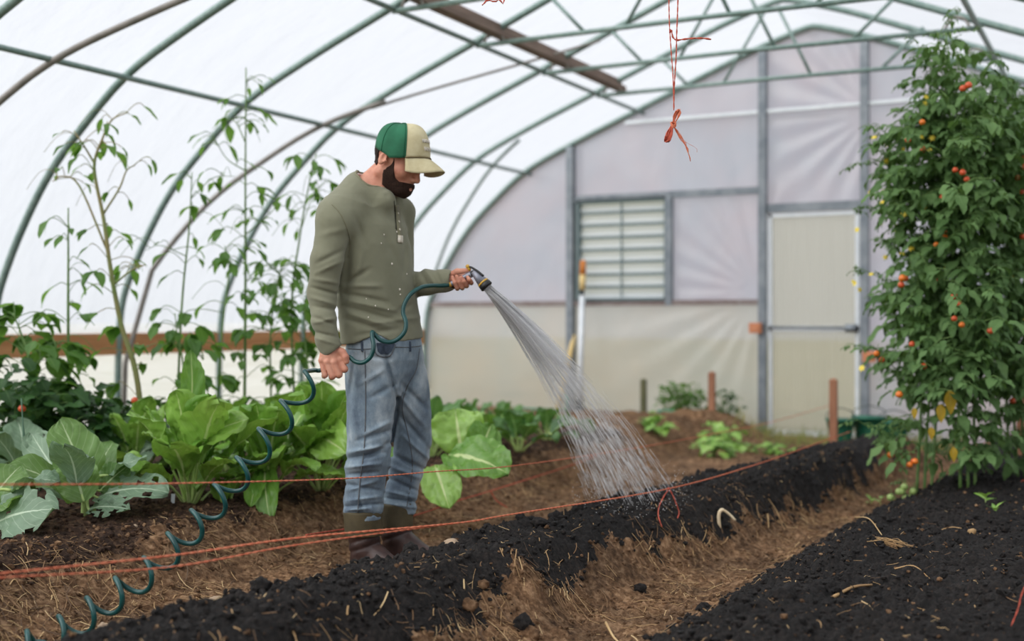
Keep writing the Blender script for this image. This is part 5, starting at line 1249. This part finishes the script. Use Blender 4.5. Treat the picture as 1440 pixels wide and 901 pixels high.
# dark bushes low behind the beans
def bush(label, c, rad, n, seed, mat='bush', name='leafy_bush', cat='bush', group='dark bushes behind the greens', size=.085, prof=P_LOBE, stem='stem_green'):
    rg = random.Random(seed); c = np.array(c, float); b = np.array([c[0], c[1], ground_z(c[0], c[1])]); t = empty(name, b, label, cat, group); lm, sm = MB(), MB()
    for i in range(max(5, n//30)):
        a = rg.random()*6.28; e = c+np.array([math.cos(a)*rad[0]*.7, math.sin(a)*rad[1]*.7, rg.uniform(-.1, .8)*rad[2]]); sm.tube(spline([b+az(a)*.02-UP*.02, (b+e)/2+UP*.04, e], 5), [.006]*6+[.003]*5, 5)
    for i in range(n):
        while True:
            q = np.array([rg.uniform(-1, 1) for _ in range(3)])
            if q@q < 1: break
        p = c+q*np.array(rad); p[2] = max(p[2], b[2]+.02); a = rg.random()*6.28; d = nrm(az(a)+UP*rg.uniform(-.7, .5)); s_ = size*rg.uniform(.6, 1.3)
        leaf(lm, p, d, UP+TC*.3, s_, s_*rg.uniform(.6, .95), prof, rg.uniform(.3, 1.1), .2, .06, 6, 2, rng=rg)
        if rg.random() < .3: sm.tube([p, p-d*.06-UP*.02], .0018, 4)
    lm.build('leaves', M[mat], t); sm.build('stems', M[stem], t); return t
bush('dark green bush at the left edge behind the cabbages', at(18, 580, 6.0), (.33, .3, .30), 260, 61, size=.11)
bush_t = bush('dark green bush with lobed leaves under the straight bean stem', at(95, 600, 6.1), (.33, .3, .22), 240, 62, size=.11)
bush('low dark bush behind the round grey cabbage leaf', at(160, 606, 6.2), (.28, .25, .17), 160, 63)
bush_u = bush('low dark leaves behind the crinkled chard clumps', at(240, 600, 6.4), (.32, .25, .16), 150, 64)
bush('dark leaves between the far chard and the side wall', at(440, 596, 6.9), (.5, .25, .2), 200, 65)
# scallion-like stalks
mb = MB(); t = empty('onion_plant', bedpt(35, 706), 'thin blue-green onion stalks rising between the cabbages', 'onion'); 
for (x0, y0, x1, y1) in ((34, 700, 30, 560), (66, 690, 78, 600), (56, 690, 58, 630)): mb.tube(spline([at(x0, y0, 5.1), at((x0+x1)/2+2, (y0+y1)/2, 5.1), at(x1, y1, 5.15)], 4), [.006]*6+[.003]*3, 6)
mb.build('stalks', leaf_mat('onion_leaf', rgb(70, 104, 84), rgb(96, 130, 106), rgb(96, 130, 106), rgb(120, 150, 100), .5), t)

# ---- tomatoes on the right
TP = [(1305, 108), (1322, 62), (1345, 30), (1362, 70), (1392, 88), (1440, 118), (1475, 140), (1475, 640), (1440, 668), (1390, 640), (1352, 672), (1330, 640), (1290, 650), (1262, 620), (1255, 560), (1268, 470), (1255, 420), (1275, 385), (1252, 350), (1262, 300), (1238, 262), (1262, 222), (1248, 190), (1282, 165), (1282, 130)]
def inside(x, y, poly=TP):
    c = False; n = len(poly)
    for i in range(n):
        x1, y1 = poly[i]; x2, y2 = poly[(i+1) % n]
        if (y1 > y) != (y2 > y) and x < (x2-x1)*(y-y1)/(y2-y1)+x1: c = not c
    return c
tom = []
TD = [6.55, 6.35, 6.75]
for (px, py, d, lab) in ((1300, 664, 6.55, 'tomato vine with fruit trusses reaching toward the door post'), (1362, 664, 6.35, 'tall tomato vine in the middle whose top shoots reach the roof'), (1432, 652, 6.75, 'dense tomato vine rising along the photo right edge')):
    b = at(px, py, d); b[2] = ground_z(b[0], b[1])-.02; tom.append(empty('tomato_plant', b, lab, 'tomato plant', 'trellised tomato vines'))
TX = [1300, 1362, 1440]
LM = [MB() for _ in tom]; SM = [MB() for _ in tom]; YM = MB(); rg = random.Random(99)
mains = []
for k, (pts) in enumerate(([(1300, 664), (1304, 600), (1312, 500), (1318, 400), (1312, 300), (1305, 220), (1300, 150)], [(1362, 664), (1358, 560), (1365, 450), (1360, 330), (1352, 220), (1340, 120), (1330, 45)], [(1432, 652), (1425, 560), (1430, 440), (1420, 330), (1415, 220), (1405, 130)])):
    for off in (0, 12, -14):
        P = [at(x+off*(.6+.4*math.sin(i*1.7+off)), y, TD[k]+.05*math.sin(i*2+off)) for i, (x, y) in enumerate(pts)]; P[0] = np.array(tom[k].location)+RV*off*.003; S = spline(P, 6); SM[k].tube(S, np.linspace(.009, .003, len(S)), 6)
def compound(k, p, d, size, n=3, mbx=None):
    mbx = mbx or LM[k]; d = nrm(d); L = size; sd = nrm(np.cross(d, UP)+1e-6); S = [p, p+d*L*.5+UP*.01, p+d*L-UP*L*.18]; SM[k].tube(S, [.0022, .0018, .001], 4, False)
    for i in range(n+1):
        f = .35+.6*i/n; q = p+d*L*f-UP*L*.18*f*f; s_ = size*rg.uniform(.38, .66)*(.8+.3*f)
        if i == n: leaf(mbx, q, d-UP*.4, UP+TC*.3, s_*1.2, s_*.7, P_LOBE, .8, .25, .09, 7, 1, rng=rg)
        else:
            for sg_ in (-1, 1): leaf(mbx, q, nrm(sd*sg_+d*.35-UP*rg.uniform(.2, .8)), UP+TC*.2, s_, s_*rg.uniform(.45, .75), P_LOBE if rg.random() < .6 else P_OVATE, .9, .3, .09, 6, 1, rng=rg)
cnt = 0
while cnt < 1650:
    x, y = rg.uniform(1225, 1475), rg.uniform(25, 672)
    if not inside(x, y): continue
    edge = sum(inside(x+dx, y+dy) for dx, dy in ((-28, 0), (28, 0), (0, -28), (0, 28)))/4
    low = 1 if y < 550 else .3
    top = 1 if y > 170 else .55
    if rg.random() > (.30+.70*edge)*low*top*(.65 if x < 1290 else 1): continue
    k = min(range(3), key=lambda i: abs(TX[i]-x)+rg.uniform(0, 40)); dv = TD[k]+rg.gauss(0, .2)
    p = at(x, y, dv); a = rg.random()*6.28; compound(k, p, az(a)+UP*rg.uniform(-.5, .5), rg.uniform(.09, .17), rg.choice((2, 3, 3)))
    cnt += 1
# shoots above and to the side
def shoot(k, pts, dd=0, nl=7, size=.07, r=.0035):
    P = spline([at(x, y, TD[k]+dd) for x, y in pts], 6); SM[k].tube(P, np.linspace(r, r*.4, len(P)), 5)
    for i in range(nl):
        p = P[int((.25+.75*i/max(1, nl-1))*(len(P)-1))]; a = rg.random()*6.28; compound(k, p, az(a)+UP*rg.uniform(-.2, .5), size*rg.uniform(.7, 1.2), 2)
for a in ([1, [(1335, 120), (1318, 70), (1330, 30), (1352, 14)]], [1, [(1330, 90), (1330, 55), (1350, 42), (1368, 44)]], [1, [(1322, 110), (1302, 88), (1290, 62)]], [0, [(1300, 190), (1268, 190), (1240, 190), (1228, 178)]], [0, [(1290, 250), (1262, 240), (1240, 205), (1236, 175)]], [0, [(1290, 330), (1250, 300), (1215, 292), (1198, 294)]],
          [0, [(1300, 420), (1255, 400), (1225, 384), (1204, 376)]], [0, [(1290, 380), (1262, 350), (1240, 335)]], [0, [(1290, 505), (1250, 496), (1200, 484)]], [0, [(1300, 270), (1270, 268), (1243, 248), (1228, 247)]], [0, [(1290, 310), (1268, 298), (1252, 292)]], [0, [(1290, 540), (1262, 520), (1240, 500), (1226, 492)]], [0, [(1300, 560), (1270, 600), (1262, 640), (1272, 676)]], [0, [(1290, 580), (1250, 590), (1225, 600), (1205, 590)]], [0, [(1280, 600), (1246, 612), (1225, 625)]], [2, [(1400, 160), (1408, 128), (1425, 115)]], [0, [(1300, 170), (1290, 130), (1282, 112)]], [0, [(1285, 230), (1255, 225), (1215, 230), (1205, 232)]]): shoot(*a)
for (x, y, sz) in ((1335, 560, .13), (1322, 580, .10), (1340, 640, .08), (1285, 585, .06), (1309, 612, .07)): leaf(YM, at(x, y-12, 6.1), -UP+RV*.1, TC, sz, sz*.5, P_OVATE, .3, .2, .05, 8, 3)
for k, t in enumerate(tom):
    LM[k].build('leaves', M['tomato_leaf'], t); SM[k].build('vines', M['stem_green'], t)
YM.build('yellowed_leaves', M['yellow_leaf'], tom[0])
protoT = {}
def fruit(px, py, col, r=.0165, dd=-.28, k=None):
    k = min(range(3), key=lambda i: abs(TX[i]-px)) if k is None else k; p = at(px, py, TD[k]+(-.03 if px < 1262 and dd == -.28 else dd))
    if col not in protoT:
        b = MB(); b.lathe((0, 0, -1), (0, 0, 1), [(.0, .02), (.06, .42), (.25, .78), (.6, .99), (1.05, 1.0), (1.45, .82), (1.75, .48), (1.88, .2), (1.84, .02)], 14); o = b.build('tomato', M[col], tom[k]); protoT[col] = o
    else: o = protoT[col].copy(); COL.objects.link(o); o.parent = tom[k]
    o.location = Vector(p-np.array(tom[k].location)); o.scale = (r, r, r); o.rotation_euler = (rg.uniform(-.3, .3), rg.uniform(-.3, .3), 0)
    if not hasattr(fruit, 'cal'): b = MB(); [b.tube(spline([(0, 0, .86), (.35*math.cos(a), .35*math.sin(a), .98), (.8*math.cos(a), .8*math.sin(a), .82)], 3), .09, 4) for a in np.arange(5)*1.2566]; b.tube([(0, 0, .85), (0, .1, 1.5), (.1, .15, 2.2)], .09, 5); fruit.cal = b.build('calyx', M['stem_green'], o, origin=None); fruit.cal.data.transform(Matrix.Translation(Vector(worldpos(o)))); c = fruit.cal
    else: c = fruit.cal.copy(); COL.objects.link(c); c.parent = o
    return o
for (x, y) in ((1354, 131), (1362, 124), (1278, 205), (1300, 210), (1299, 217), (1354, 241), (1359, 250), (1344, 244), (1430, 259), (1436, 266), (1438, 224), (1439, 231), (1269, 401), (1276, 399), (1348, 416), (1327, 285), (1343, 454), (1285, 476), (1242, 505), (1423, 560), (1285, 640), (1340, 424), (1349, 418), (1316, 390), (1392, 470), (1300, 520), (1436, 330)): fruit(x, y, 'tomato_red', rg.uniform(.014, .018))
for (x, y) in ((1319, 336), (1327, 331), (1297, 176), (1329, 341), (1352, 453), (1234, 493), (1252, 631), (1279, 646), (1265, 555), (1287, 651), (1271, 398)): fruit(x, y, 'tomato_orange', rg.uniform(.014, .019))
for (x, y) in ((1272, 682), (1254, 699), (1264, 694), (1281, 695), (1268, 688), (1258, 705), (1275, 700), (1284, 690)): fruit(x, y, 'tomato_green', .019, -.15, 0)
for (o_, q) in ((bush_t, at(57, 573, 5.85)), (bush_u, at(211, 562, 6.2))):
    c = protoT['tomato_red'].copy(); COL.objects.link(c); c.parent = o_; c.location = Vector(q-np.array(o_.location)); c.scale = (.018,)*3; c['label'] = 'small red tomato'
pf = None
for (x, y) in ((1228, 174), (1237, 172), (1254, 182), (1245, 186), (1285, 115), (1281, 110), (1300, 160), (1296, 166), (1230, 247), (1245, 246), (1252, 261), (1284, 262), (1279, 265), (1256, 290), (1252, 293), (1263, 288), (1196, 294), (1202, 375), (1210, 376), (1206, 370), (1240, 332), (1258, 330), (1247, 336), (1416, 355), (1424, 357), (1412, 360), (1425, 421), (1418, 425), (1322, 345), (1200, 484), (1322, 190), (1212, 368)):
    k = min(range(3), key=lambda i: abs(TX[i]-x)); p = at(x, y, TD[k]-(.02 if x < 1265 else .2))
    if pf is None:
        b = MB()
        for i in range(6): leaf(b, (0, 0, 0), az(i*1.047)+UP*.2, UP, 1, .5, P_LANCE, .7, .1, .03, 4, 1)
        b.lathe((0, 0, -.1), (0, 0, 1), [(0, .1), (.3, .16), (.7, .03)], 6); pf = o = b.build('flower', M['petal'], tom[k])
    else: o = pf.copy(); COL.objects.link(o); o.parent = tom[k]
    o.location = Vector(p-np.array(tom[k].location)); s_ = rg.uniform(.016, .023); o.scale = (s_,)*3; o.rotation_euler = (rg.uniform(.6, 1.6), rg.uniform(-.4, .4), rg.uniform(-.6, 1))
# ================================================================== THINGS AT THE END WALL AND ON THE SOIL
M['pale_wood'] = simple('pale_yellow_wood', rgb(214, 184, 120), rgb(230, 204, 146), 6, .6, stretch=(3, 3, .4))
M['stake_wood'] = simple('reddish_stake_wood', rgb(142, 96, 72), rgb(168, 118, 90), 8, .8, stretch=(3, 3, .5))
M['dark_stake'] = simple('dark_green_stake', rgb(84, 86, 58), rgb(104, 102, 72), 8, .8)
M['tub'] = simple('green_plastic_tub', rgb(26, 92, 72), rgb(36, 112, 88), 10, .45)
M['green_tape'] = simple('turquoise_strip', rgb(58, 142, 112), rgb(80, 160, 130), 10, .5)
M['box_orange'] = simple('orange_box', rgb(186, 116, 78), rgb(204, 134, 96), 10, .6)
M['orange_grip'] = simple('orange_grip', rgb(214, 132, 52), rgb(196, 112, 40), 10, .5)
M['stone'] = simple('pale_stone', rgb(150, 128, 106), rgb(178, 156, 132), 14, .85)
M['wire'] = simple('thin_dark_wire', rgb(70, 82, 80), rgb(86, 98, 94), 10, .5, .3)
def gz3(p): q = np.array(p, float); q[2] = ground_z(q[0], q[1]); return q
# yellow wooden handle leaning on the wall: digging fork
b = atY(783, 588, 10.16); tpt = atY(807, 471, 10.36); t = empty('digging_fork', b, 'pale yellow wooden handle leaning by the dark post', 'garden tool')
mb = MB(); mb.tube([b+UP*.03, b+(tpt-b)*.5, tpt], [.024, .022, .021], 10); mb.build('handle', M['pale_wood'], t)
mb = MB(); v = nrm(tpt-b)
mb.lathe(b+v*.06, -v, [(0, .022), (.05, .026), (.07, .02)], 10); mb.box(b-v*.02, (.20, .02, .025))
for i in range(4): mb.tube([b+RV*(-.09+.06*i)-v*.02, b+RV*(-.09+.06*i)-v*.10+DV*-.01, b+RV*(-.09+.06*i)-v*.19+DV*-.03], [.007, .006, .002], 5)
mb.build('tines', M['black'], t)
# white-shafted tool with orange and yellow grip, in front of the post
b = atY(815, 575, 10.12); tp2 = atY(820, 366, 10.30); t = empty('garden_hoe', b, 'tall white-shafted tool with an orange and yellow grip by the shutter', 'garden tool')
v = nrm(tp2-b); Lh = np.linalg.norm(tp2-b); g0 = b+v*Lh*.80
mb = MB(); mb.tube([b, b+v*Lh*.4, b+v*Lh*.76], .026, 10); mb.build('shaft', M['white_alu'], t)
mb = MB(); mb.tube([b+v*Lh*.76, g0], .017, 10); mb.build('collar', M['black'], t)
mb = MB(); mb.tube([g0, b+v*Lh*.90], [.028, .030], 10); mb.build('yellow_grip', M['pale_wood'], t)
mb = MB(); mb.tube([b+v*Lh*.90, b+v*Lh*.99, b+v*Lh], [.030, .027, .018], 10); mb.build('orange_grip', M['orange_grip'], t)
mb = MB(); mb.box(b+v*-.02, (.10, .09, .07)); mb.lathe(b-v*.0, v, [(0, .03), (.08, .03), (.1, .022)], 10); mb.build('blade', M['black'], t, smooth=False)
def stake(px, py0, py1, Y, w, mat, label):
    p1 = atY(px, py1, Y); p0 = gz3(atY(px, py0, Y)); p0[2] -= .05; mb = MB(); mb.box((p0+p1)/2, (w, w, p1[2]-p0[2])); q = p1; mb.add([q+np.array([-w/2, -w/2, 0]), q+np.array([w/2, -w/2, 0]), q+np.array([w/2, w/2, 0]), q+np.array([-w/2, w/2, 0]), q+UP*.015], [(0, 1, 4), (1, 2, 4), (2, 3, 4), (3, 0, 4)])
    return tag(mb.build('wooden_stake', M[mat], smooth=False, origin=(p0[0], p0[1], p0[2])), label, 'stake', 'wooden stakes by the end wall')
stake(905, 600, 534, 9.9, .045, 'dark_stake', 'thin dark stake between the white tool and the weeds')
stake(1001, 596, 524, 9.75, .05, 'stake_wood', 'reddish wooden stake among the weeds left of the door')
stake(1172, 618, 534, 9.35, .055, 'stake_wood', 'reddish wooden stake in front of the green tub')
stake(1437, 640, 548, 8.3, .06, 'stake_wood', 'wooden stake behind the tomato vines, far right')
# green tubs
def tub(px, py, Y, w, h, label):
    p = gz3(atY(px, py, Y)); t = empty('plant_tub', p, label, 'tub', 'green tubs by the end wall'); mb = MB()
    prof = [(0, w*.34), (.005, w*.36), (h*.5, w*.43), (h*.93, w*.5), (h*.93, w*.54), (h, w*.54), (h, w*.49), (h*.5, w*.41), (.02, w*.34)]
    mb.lathe(p, UP, prof, 20); mb.build('pot', M['tub'], t)
    mb = MB(); mb.blob(p+UP*h*.82, w*.47, 2, .06, (1, 1, .16)); mb.build('potting_soil', M['bedsoil'], t)
    mb = MB(); mb.tube(spline([p+RV*-w*.5+UP*h, p+RV*-w*.45+UP*(h+.05), p+UP*(h+.085), p+RV*w*.45+UP*(h+.05), p+RV*w*.5+UP*h], 5), .004, 6); mb.build('wire_handle', M['wire'], t)
tub(1182, 608, 9.7, .22, .21, 'green plastic tub behind the reddish stake, nearer the door'); tub(1222, 606, 9.9, .26, .22, 'green plastic tub partly hidden by tomato leaves'); tub(1257, 602, 9.95, .24, .21, 'green plastic tub deepest behind the tomato leaves')
# orange boxes on the door posts
for (x, y, lab) in ((-2.955, .935, 'small orange box fixed on the door post by the big film panel'), (-1.99, .70, 'small orange box on the door post by the tomatoes')):
    mb = MB(); mb.box((x, 10.30, y), (.10, .07, .09)); mb.box((x, 10.262, y), (.06, .01, .05)); tag(mb.build('junction_box', M['box_orange'], smooth=False, origin=(x, 10.3, y)), lab, 'box', 'orange boxes on the door posts')
# turquoise strips
for (x0, x1, y, Y, lab) in ((715, 800, 576, 9.9, 'pale turquoise plastic edging strip beside the leaning yellow handle'), (925, 985, 580, 9.7, 'turquoise plastic edging strip among the weeds by the wall')):
    p0, p1 = gz3(atY(x0, y, Y)), gz3(atY(x1, y, Y)); c = (p0+p1)/2; mb = MB(); n = 12; vs = []
    for i in range(n+1):
        q = p0+(p1-p0)*i/n; q = gz3(q)+np.array([0, .012*math.sin(i), 0]); zt = atY(x0, y-4, Y)[2]
        for dy, dz in ((0, -.03), (0, zt-q[2]), (.012, zt-q[2]), (.012, -.03)): vs.append(q+np.array([0, dy, dz]))
    mb.add(vs, [(4*i+k, 4*i+(k+1) % 4, 4*i+4+(k+1) % 4, 4*i+4+k) for i in range(n) for k in range(4)]); tag(mb.build('garden_edging', M['green_tape'], smooth=False, origin=p0), lab, 'edging')
mb = MB(); p = gz3(atY(797, 600, 9.6)); mb.tube([p-UP*.03, p+UP*.06, p+UP*.16], .012, 8); tag(mb.build('irrigation_riser', M['green_tape'], origin=p), 'short turquoise pipe standing below the leaning yellow handle', 'pipe')
# weeds by the end wall
def at_g(px, py, Y): return gz3(atY(px, py, Y))
bush('pale feathery weed bush between the two stakes', at_g(958, 590, 9.85)+UP*.15, (.24, .12, .15), 260, 71, 'bean', 'weed_plant', 'weed', 'weeds at the end of the beds', .05, P_LANCE)
bush('leafy bean seedling row with broad leaves right of the spray', at_g(1015, 602, 9.2)+UP*.10, (.2, .15, .12), 50, 72, 'chard', 'weed_plant', 'weed', 'weeds at the end of the beds', .10, P_OVATE)
bush('small broad-leaved plant just right of the water spray', at_g(915, 612, 8.7)+UP*.06, (.14, .12, .09), 20, 73, 'chard', 'weed_plant', 'weed', 'weeds at the end of the beds', .12, P_OVATE)
bush('bright weed growing at the foot of the brown dirt heap', at_g(1000, 640, 8.6)+UP*.06, (.16, .12, .08), 40, 74, 'chard', 'weed_plant', 'weed', 'weeds at the end of the beds', .09, P_OVATE)
bush('trailing weed on the path toward the door', at_g(1070, 640, 9.0)+UP*.03, (.3, .12, .05), 40, 75, 'chard', 'weed_plant', 'weed', 'weeds at the end of the beds', .07, P_OVATE)
bush('dried grey weed clump behind the reddish stake', at_g(1020, 590, 9.9)+UP*.12, (.16, .1, .14), 90, 76, 'bush', 'weed_plant', 'weed', 'weeds at the end of the beds', .05, P_LANCE)
mb = MB(); rg = random.Random(17)
for i in range(900):
    x, y = rg.uniform(-3.0, -1.2), rg.uniform(9.5, 10.35); z = ground_z(x, y); a = rg.random()*6.28; h = rg.uniform(.04, .13); v = az(a); mb.tube([(x, y, z-.01), np.array([x, y, z+h*.6])+v*.01, np.array([x, y, z+h])+v*.035], [.003, .0022, .0006], 3, False)
tag(mb.build('grass', simple('grass_blades', rgb(112, 128, 66), rgb(164, 156, 92), 3, .8)), 'sparse grass growing along the foot of the door', 'grass', kind='stuff')
# seedlings on the right compost bed
def seedling(px, py, label, s_=.05, seed=1):
    p = atZ(px, py, .15); p = gz3(p); t = empty('seedling', p, label, 'seedling', 'seedlings on the right compost bed'); rg = random.Random(seed); lm, sm = MB(), MB(); sm.tube([p-UP*.01, p+UP*s_*.5], .002, 5)
    for i in range(4): leaf(lm, p+UP*s_*(.3+.1*i), az(i*1.6+seed)+UP*rg.uniform(.2, 1.2), UP, s_*rg.uniform(.7, 1.2), s_*.45, P_OVATE, .6, .2, .04, 6, 2, rng=rg)
    lm.build('leaves', M['chard'], t); sm.build('stem', M['stem_pale'], t)
seedling(1386, 706, 'upright green seedling above the dried root on the dark bed', .07, 1); seedling(1400, 716, 'flat green seedling right of the dried root', .05, 2); seedling(1238, 665, 'tiny seedling in the trench below the tomato vines', .06, 3); seedling(1225, 662, 'tiny seedling left of its twin in the trench', .05, 4)
# dried root ball
p = gz3(atZ(1367, 744, .15)); mb = MB(); mb.blob(p+UP*.018, .016, 2, .25); rg = random.Random(4)
for i in range(14):
    v = az(rg.uniform(0, 6.28)); mb.tube(spline([p+UP*.012, p+v*.02+UP*.008, p+v*.04-UP*.002, p+v*rg.uniform(.05, .075)-UP*.004], 3), [.002]*5+[.0008]*5, 4)
tag(mb.build('dried_root', M['straw'], origin=p), 'dried tan root clump with hairy roots on the dark bed', 'root')
p = gz3(atZ(1012, 727, .12)); mb = MB(); mb.tube(spline([p-UP*.02, p+UP*.04-RV*.004, p+UP*.066+RV*.01, p+UP*.05+RV*.04, p+UP*.02+RV*.07], 6), [.0085]*14+[.006]*11, 8); tag(mb.build('root_curl', simple('cream_root', rgb(222, 204, 172), rgb(204, 180, 144), 20, .6), origin=p), 'curled cream root arching out of the dark ridge', 'root')
# fallen tomatoes
for (x, y, lab) in ((1216, 723, 'ripe red tomato fallen in the trench'), (1438, 688, 'ripe orange tomato fallen at the right edge on dark compost')):
    p = gz3(atZ(x, y, .08)); o = protoT['tomato_red'].copy(); COL.objects.link(o); o.parent = None; o.location = Vector(p+UP*.012); o.scale = (.016,)*3; tag(o, lab, 'tomato', 'fallen tomatoes'); o.name = 'fallen_tomato'
# plant marker
p = bedpt(243, 712); mb = MB(); ax = [nrm(RV+DV*.3), nrm(DV-RV*.3), nrm(UP+RV*.06)]; mb.box(p+UP*.024, (.016, .003, .06), ax=ax); mb.add([p+UP*-.008+RV*-.010, p+UP*-.008+RV*.010, p+UP*-.03], [(0, 1, 2)]); tag(mb.build('plant_marker', M['white_alu'], smooth=False, origin=p), 'small white plant marker stuck beside the chard stalks', 'marker')
# loose twigs and long straws that stand out
def twig(pp, r, mat, label, cat='stick', lift=.006):
    P = [gz3(atZ(x, y, z))+UP*(lift+h) for (x, y, z, h) in pp]; mb = MB(); mb.tube(spline(P, 5), np.linspace(r, r*.6, 5*(len(P)-1)+1), 6); tag(mb.build('dry_twig', mat, origin=P[0]), label, cat, 'dry twigs and long straws')
twig([(1202, 738, .1, .03), (1222, 748, .12, .03), (1240, 757, .13, .01)], .003, ST[2], 'long pale straw sticking out left of the straw tuft on the dark bed')
twig([(1172, 829, .14, .0), (1200, 824, .14, .0), (1226, 819, .14, .012)], .006, ST[0], 'thick tan twig lying across the right dark bed')
twig([(1258, 797, .15, .0), (1285, 799, .15, .004), (1308, 803, .15, .0)], .003, ST[0], 'thin tan straw above the thick twig on the dark bed')
twig([(852, 870, .0, .015), (862, 884, .0, .01), (872, 897, .0, .005)], .005, ST[2], 'bright thick straw standing near the bottom of the trench')
twig([(795, 712, .0, .0), (860, 716, .0, .0), (910, 722, .0, .0)], .004, ST[1], 'long brown straw on the path beyond the ridge')
twig([(1320, 738, .15, .0), (1338, 737, .15, .006), (1352, 739, .15, .0)], .003, ST[0], 'short tan twig left of the dried root')
p = gz3(atZ(1250, 765, .14)); mb = MB(); rg = random.Random(8)
for i in range(40):
    a = rg.gauss(-.5, .35)+(PI if rg.random() < .3 else 0); v = az(a); q = p+np.array([rg.gauss(0, .03), rg.gauss(0, .015), rg.uniform(0, .025)]); mb.tube([q-v*.04, q+UP*.006, q+v*rg.uniform(.03, .06)], .0013, 4)
tag(mb.build('straw_tuft', ST[0], origin=p), 'matted tuft of tan straw on the dark bed', 'straw')
# stand-out clods and stones
rg = random.Random(23)
def clod(px, py, z, r, mat, label, group, name='soil_clod', cat='clod', sq=.85):
    p = gz3(atZ(px, py, z)); mb = MB(); vs, fs = ICO[3]; V = np.array(vs); n = fbm(V[:, 0]*2.2+px, V[:, 1]*2.2+py, V[:, 2]*2.2, 4, 5)*1.1; V = V*(1+n)[:, None]*np.array([1, .9, sq])*r; mb.add(V+p+UP*r*.45, fs); tag(mb.build(name, mat, origin=p), label, cat, group)
CL = 'stand-out dark clods on the ridge'
clod(577, 773, .2, .028, M['compost'], 'round dark clod on the ridge edge at the boots', CL); clod(782, 725, .2, .030, M['compost'], 'largest dark clod on the ridge skyline right of the man', CL); clod(732, 737, .2, .020, M['compost'], 'small dark clod on the ridge skyline nearer the man', CL)
clod(366, 826, .2, .032, M['compost'], 'lumpy dark clod on the ridge edge left of the boots', CL); clod(758, 740, .2, .034, M['compost'], 'wide dark lump between the two skyline clods', CL, sq=.5); clod(812, 716, .2, .026, M['compost'], 'dark clod on the ridge right of the largest one', CL)
clod(1103, 862, .1, .034, M['compost'], 'big dark clod at the trench side of the right bed', CL); clod(735, 862, .06, .035, M['compost'], 'dark clod low on the ridge flank', CL); clod(990, 862, .0, .022, M['compost'], 'dark clod in the trench bottom', CL); clod(900, 760, .17, .026, M['compost'], 'dark clod where the water lands', CL)
CS2 = 'pale stones and brown clods'
clod(635, 765, .2, .026, M['stone'], 'pale stone on the ridge skyline beyond the boots', CS2, 'stone', 'stone', .6); clod(305, 852, .0, .026, M['stone'], 'pale stone on the path below the hose', CS2, 'stone', 'stone', .6); clod(680, 830, .12, .02, M['soil'], 'brown earth lump on the ridge flank', CS2, 'soil_clod', 'clod', .8)
clod(660, 862, .08, .026, M['soil'], 'light brown clod near the photo bottom', CS2); clod(745, 878, .03, .03, M['soil'], 'crumbly brown clod beside the trench', CS2); clod(146, 884, .0, .02, M['stone'], 'small pinkish stone under the hose end', CS2, 'stone', 'stone', .7); clod(190, 744, .2, .010, M['stone'], 'little pale stone on the soil below the cabbages', CS2, 'stone', 'stone', .7)
